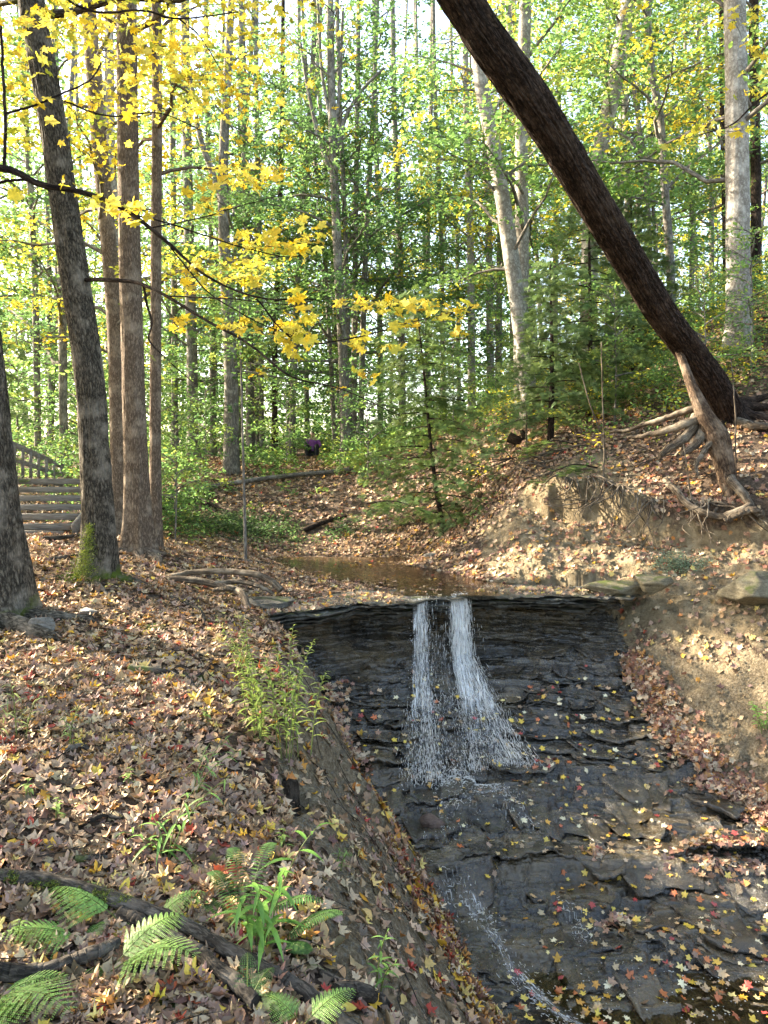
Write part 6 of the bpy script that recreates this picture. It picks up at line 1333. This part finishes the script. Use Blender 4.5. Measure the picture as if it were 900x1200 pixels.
# ------------------------------------------------------------------ seated walker far away
def person(q, sc_=1.0):
    t = empty('person', q, 'person in purple top and black trousers sitting on the far slope', 'person')
    def skin(name, V, E, Rr, mt, sub=2):
        me = bpy.data.meshes.new(name); me.from_pydata([tuple(np.array(v) * sc_) for v in V], E, []); o = put(bpy.data.objects.new(name, me), t)
        md = o.modifiers.new('skin', 'SKIN'); md.use_smooth_shade = True
        for i, rr in enumerate(Rr): me.skin_vertices[0].data[i].radius = (rr * sc_, rr * sc_)
        me.skin_vertices[0].data[0].use_root = True
        o.modifiers.new('sub', 'SUBSURF').levels = sub; o.modifiers['sub'].render_levels = sub; me.materials.append(mt); return o
    def flat(name, c, ro=.8):
        m, n, o = mat(name); geo = n.nodes.new('ShaderNodeNewGeometry'); cc = ramp(n, tex(n, 'ShaderNodeTexNoise', geo.outputs['Position'], 25, 3), [(.3, tuple(x * .75 for x in c)), (.7, c)]).outputs[0]
        p = N(n, 'ShaderNodeBsdfPrincipled', Roughness=ro); n.links.new(cc, p.inputs['Base Color']); n.links.new(p.outputs[0], o.inputs[0]); return m
    sk = flat('skin', (.45, .28, .2), .6); pu = flat('purple cloth', (.30, .09, .36)); bk = flat('black cloth', (.015, .015, .018)); hr = flat('dark hair', (.05, .03, .02)); tn = flat('tan shoes', (.3, .2, .1))
    # body with head, neck, arms, legs as one skin
    V = [(0, 0, .12), (0, -.02, .3), (0, -.03, .46), (0, -.05, .56), (0, -.06, .63), (0, -.08, .70), (0, -.085, .77),
         (.17, -.04, .52), (.24, -.12, .32), (.14, -.32, .34), (.10, -.38, .34), (-.17, -.04, .52), (-.24, -.12, .32), (-.13, -.30, .32), (-.09, -.36, .31),
         (.10, 0, .10), (.16, -.40, .36), (.15, -.50, -.04), (.15, -.60, -.07), (-.10, 0, .10), (-.17, -.38, .34), (-.16, -.52, -.05), (-.16, -.62, -.08)]
    E = [(0, 1), (1, 2), (2, 3), (3, 4), (4, 5), (5, 6), (3, 7), (7, 8), (8, 9), (9, 10), (3, 11), (11, 12), (12, 13), (13, 14), (0, 15), (15, 16), (16, 17), (17, 18), (0, 19), (19, 20), (20, 21), (21, 22)]
    Rr = [.15, .13, .14, .10, .055, .085, .08, .06, .05, .038, .03, .06, .05, .038, .03, .09, .07, .05, .035, .09, .07, .05, .035]
    skin('body', V, E, Rr, sk)
    skin('jacket', [V[i] for i in (1, 2, 3, 7, 8, 9, 11, 12, 13, 0)], [(0, 1), (1, 2), (2, 3), (3, 4), (4, 5), (2, 6), (6, 7), (7, 8), (0, 9)], [.155, .165, .12, .08, .065, .05, .08, .065, .05, .16], pu)
    skin('trousers', [V[i] for i in (0, 15, 16, 17, 19, 20, 21)], [(0, 1), (1, 2), (2, 3), (0, 4), (4, 5), (5, 6)], [.17, .11, .085, .06, .11, .085, .06], bk)
    skin('hair', [(0, -.05, .80), (0, -.03, .75), (0, -.01, .68)], [(0, 1), (1, 2)], [.085, .085, .05], hr)
    skin('shoe', [(.15, -.50, -.06), (.15, -.62, -.09), (.15, -.70, -.10)], [(0, 1), (1, 2)], [.055, .05, .035], tn); skin('shoe', [(-.16, -.52, -.06), (-.16, -.64, -.09), (-.16, -.72, -.10)], [(0, 1), (1, 2)], [.055, .05, .035], tn)
    return t
d = 27.0; q = GX((367 - CX) / F * d, d); pz = (HY - 527) / F * d
print('person ground', q, 'wanted z', pz)
person(q + (0, 0, .02), 1.05)

# ------------------------------------------------------------------ gaps cut in the crowns: leaves removed along sun rays to light chosen spots
def open_gaps(spots):
    O = np.array([s_[0] for s_ in spots]); RD = np.array([s_[1] for s_ in spots]); dg = bpy.context.evaluated_depsgraph_get(); dg.update()
    for o in list(bpy.data.objects):
        if o.type != 'MESH' or o.name.split('.')[0] not in ('crown', 'foliage', 'needles'): continue
        me = o.data; nv = len(me.vertices); co = np.empty(nv * 3, np.float32); me.vertices.foreach_get('co', co); co = co.reshape(-1, 3)
        M = np.array(o.matrix_world); wc = co @ M[:3, :3].T + M[:3, 3]
        npol = len(me.polygons); ls = np.empty(npol, np.int32); me.polygons.foreach_get('loop_start', ls); lt_ = np.empty(npol, np.int32); me.polygons.foreach_get('loop_total', lt_)
        lv = np.empty(len(me.loops), np.int32); me.loops.foreach_get('vertex_index', lv); c = wc[lv[ls]]
        kill = np.zeros(npol, bool)
        for a, rd in zip(O, RD):
            v = c - a; t = v @ SUN; dd = np.linalg.norm(v - t[:, None] * SUN, axis=1); wob_ = rd * (1 + .35 * np.sin(c[:, 0] * 2.1 + c[:, 2] * 1.7)); kill |= (dd < wob_) & (t > 1.2)
        if not kill.any(): continue
        Fs = []
        for k in (3, 4):
            s_ = (~kill) & (lt_ == k)
            if s_.any(): Fs.append(lv[ls[s_][:, None] + np.arange(k)])
        if not Fs: continue
        cc = np.empty(nv * 4, np.float32); me.attributes['Col'].data.foreach_get('color', cc); cc = cc.reshape(-1, 4)[:, :3]
        used = np.unique(np.concatenate([f.ravel() for f in Fs])); mp = np.full(nv, -1); mp[used] = np.arange(len(used))
        n_o = mesh('crown', co[used], [mp[f] for f in Fs], me.materials[0], None, cc[used]); o.data = n_o.data; bpy.data.objects.remove(n_o)
SPOTS = [(P(px, py, d), rd) for px, py, d, rd in [(600, 655, 11.6, .5), (650, 620, 11.6, .6), (700, 640, 11.2, .45), (690, 590, 12, .5), (745, 600, 11.2, .45), (640, 670, 11, .45), (800, 740, 9.2, .35), (770, 725, 9.5, .3), (850, 600, 11, .3),
    (840, 500, 11.6, .45), (795, 430, 11.9, .5), (750, 350, 11.2, .5), (715, 280, 10.6, .5), (680, 215, 10.0, .5), (640, 150, 9.5, .5), (600, 90, 9.1, .5), (865, 180, 15, .4), (865, 260, 15, .4), (865, 330, 15, .4), (600, 300, 17, .5), (612, 400, 17, .5), (606, 200, 17.5, .5),
    (120, 635, 12, .5), (200, 655, 10.5, .5), (90, 655, 10, .4), (60, 640, 11.5, .5), (50, 595, 13, .5), (90, 430, d2, .35), (105, 560, d2, .35), (75, 250, d2, .35), (155, 400, d3, .25), (300, 590, 17.8, .6), (420, 600, 14, .6), (450, 560, 18, .8), (560, 470, 24, 1.2), (500, 540, 20, .9), (260, 675, 9.3, .3), (150, 780, 6.2, .22), (70, 900, 4.7, .15)]]
open_gaps(SPOTS)
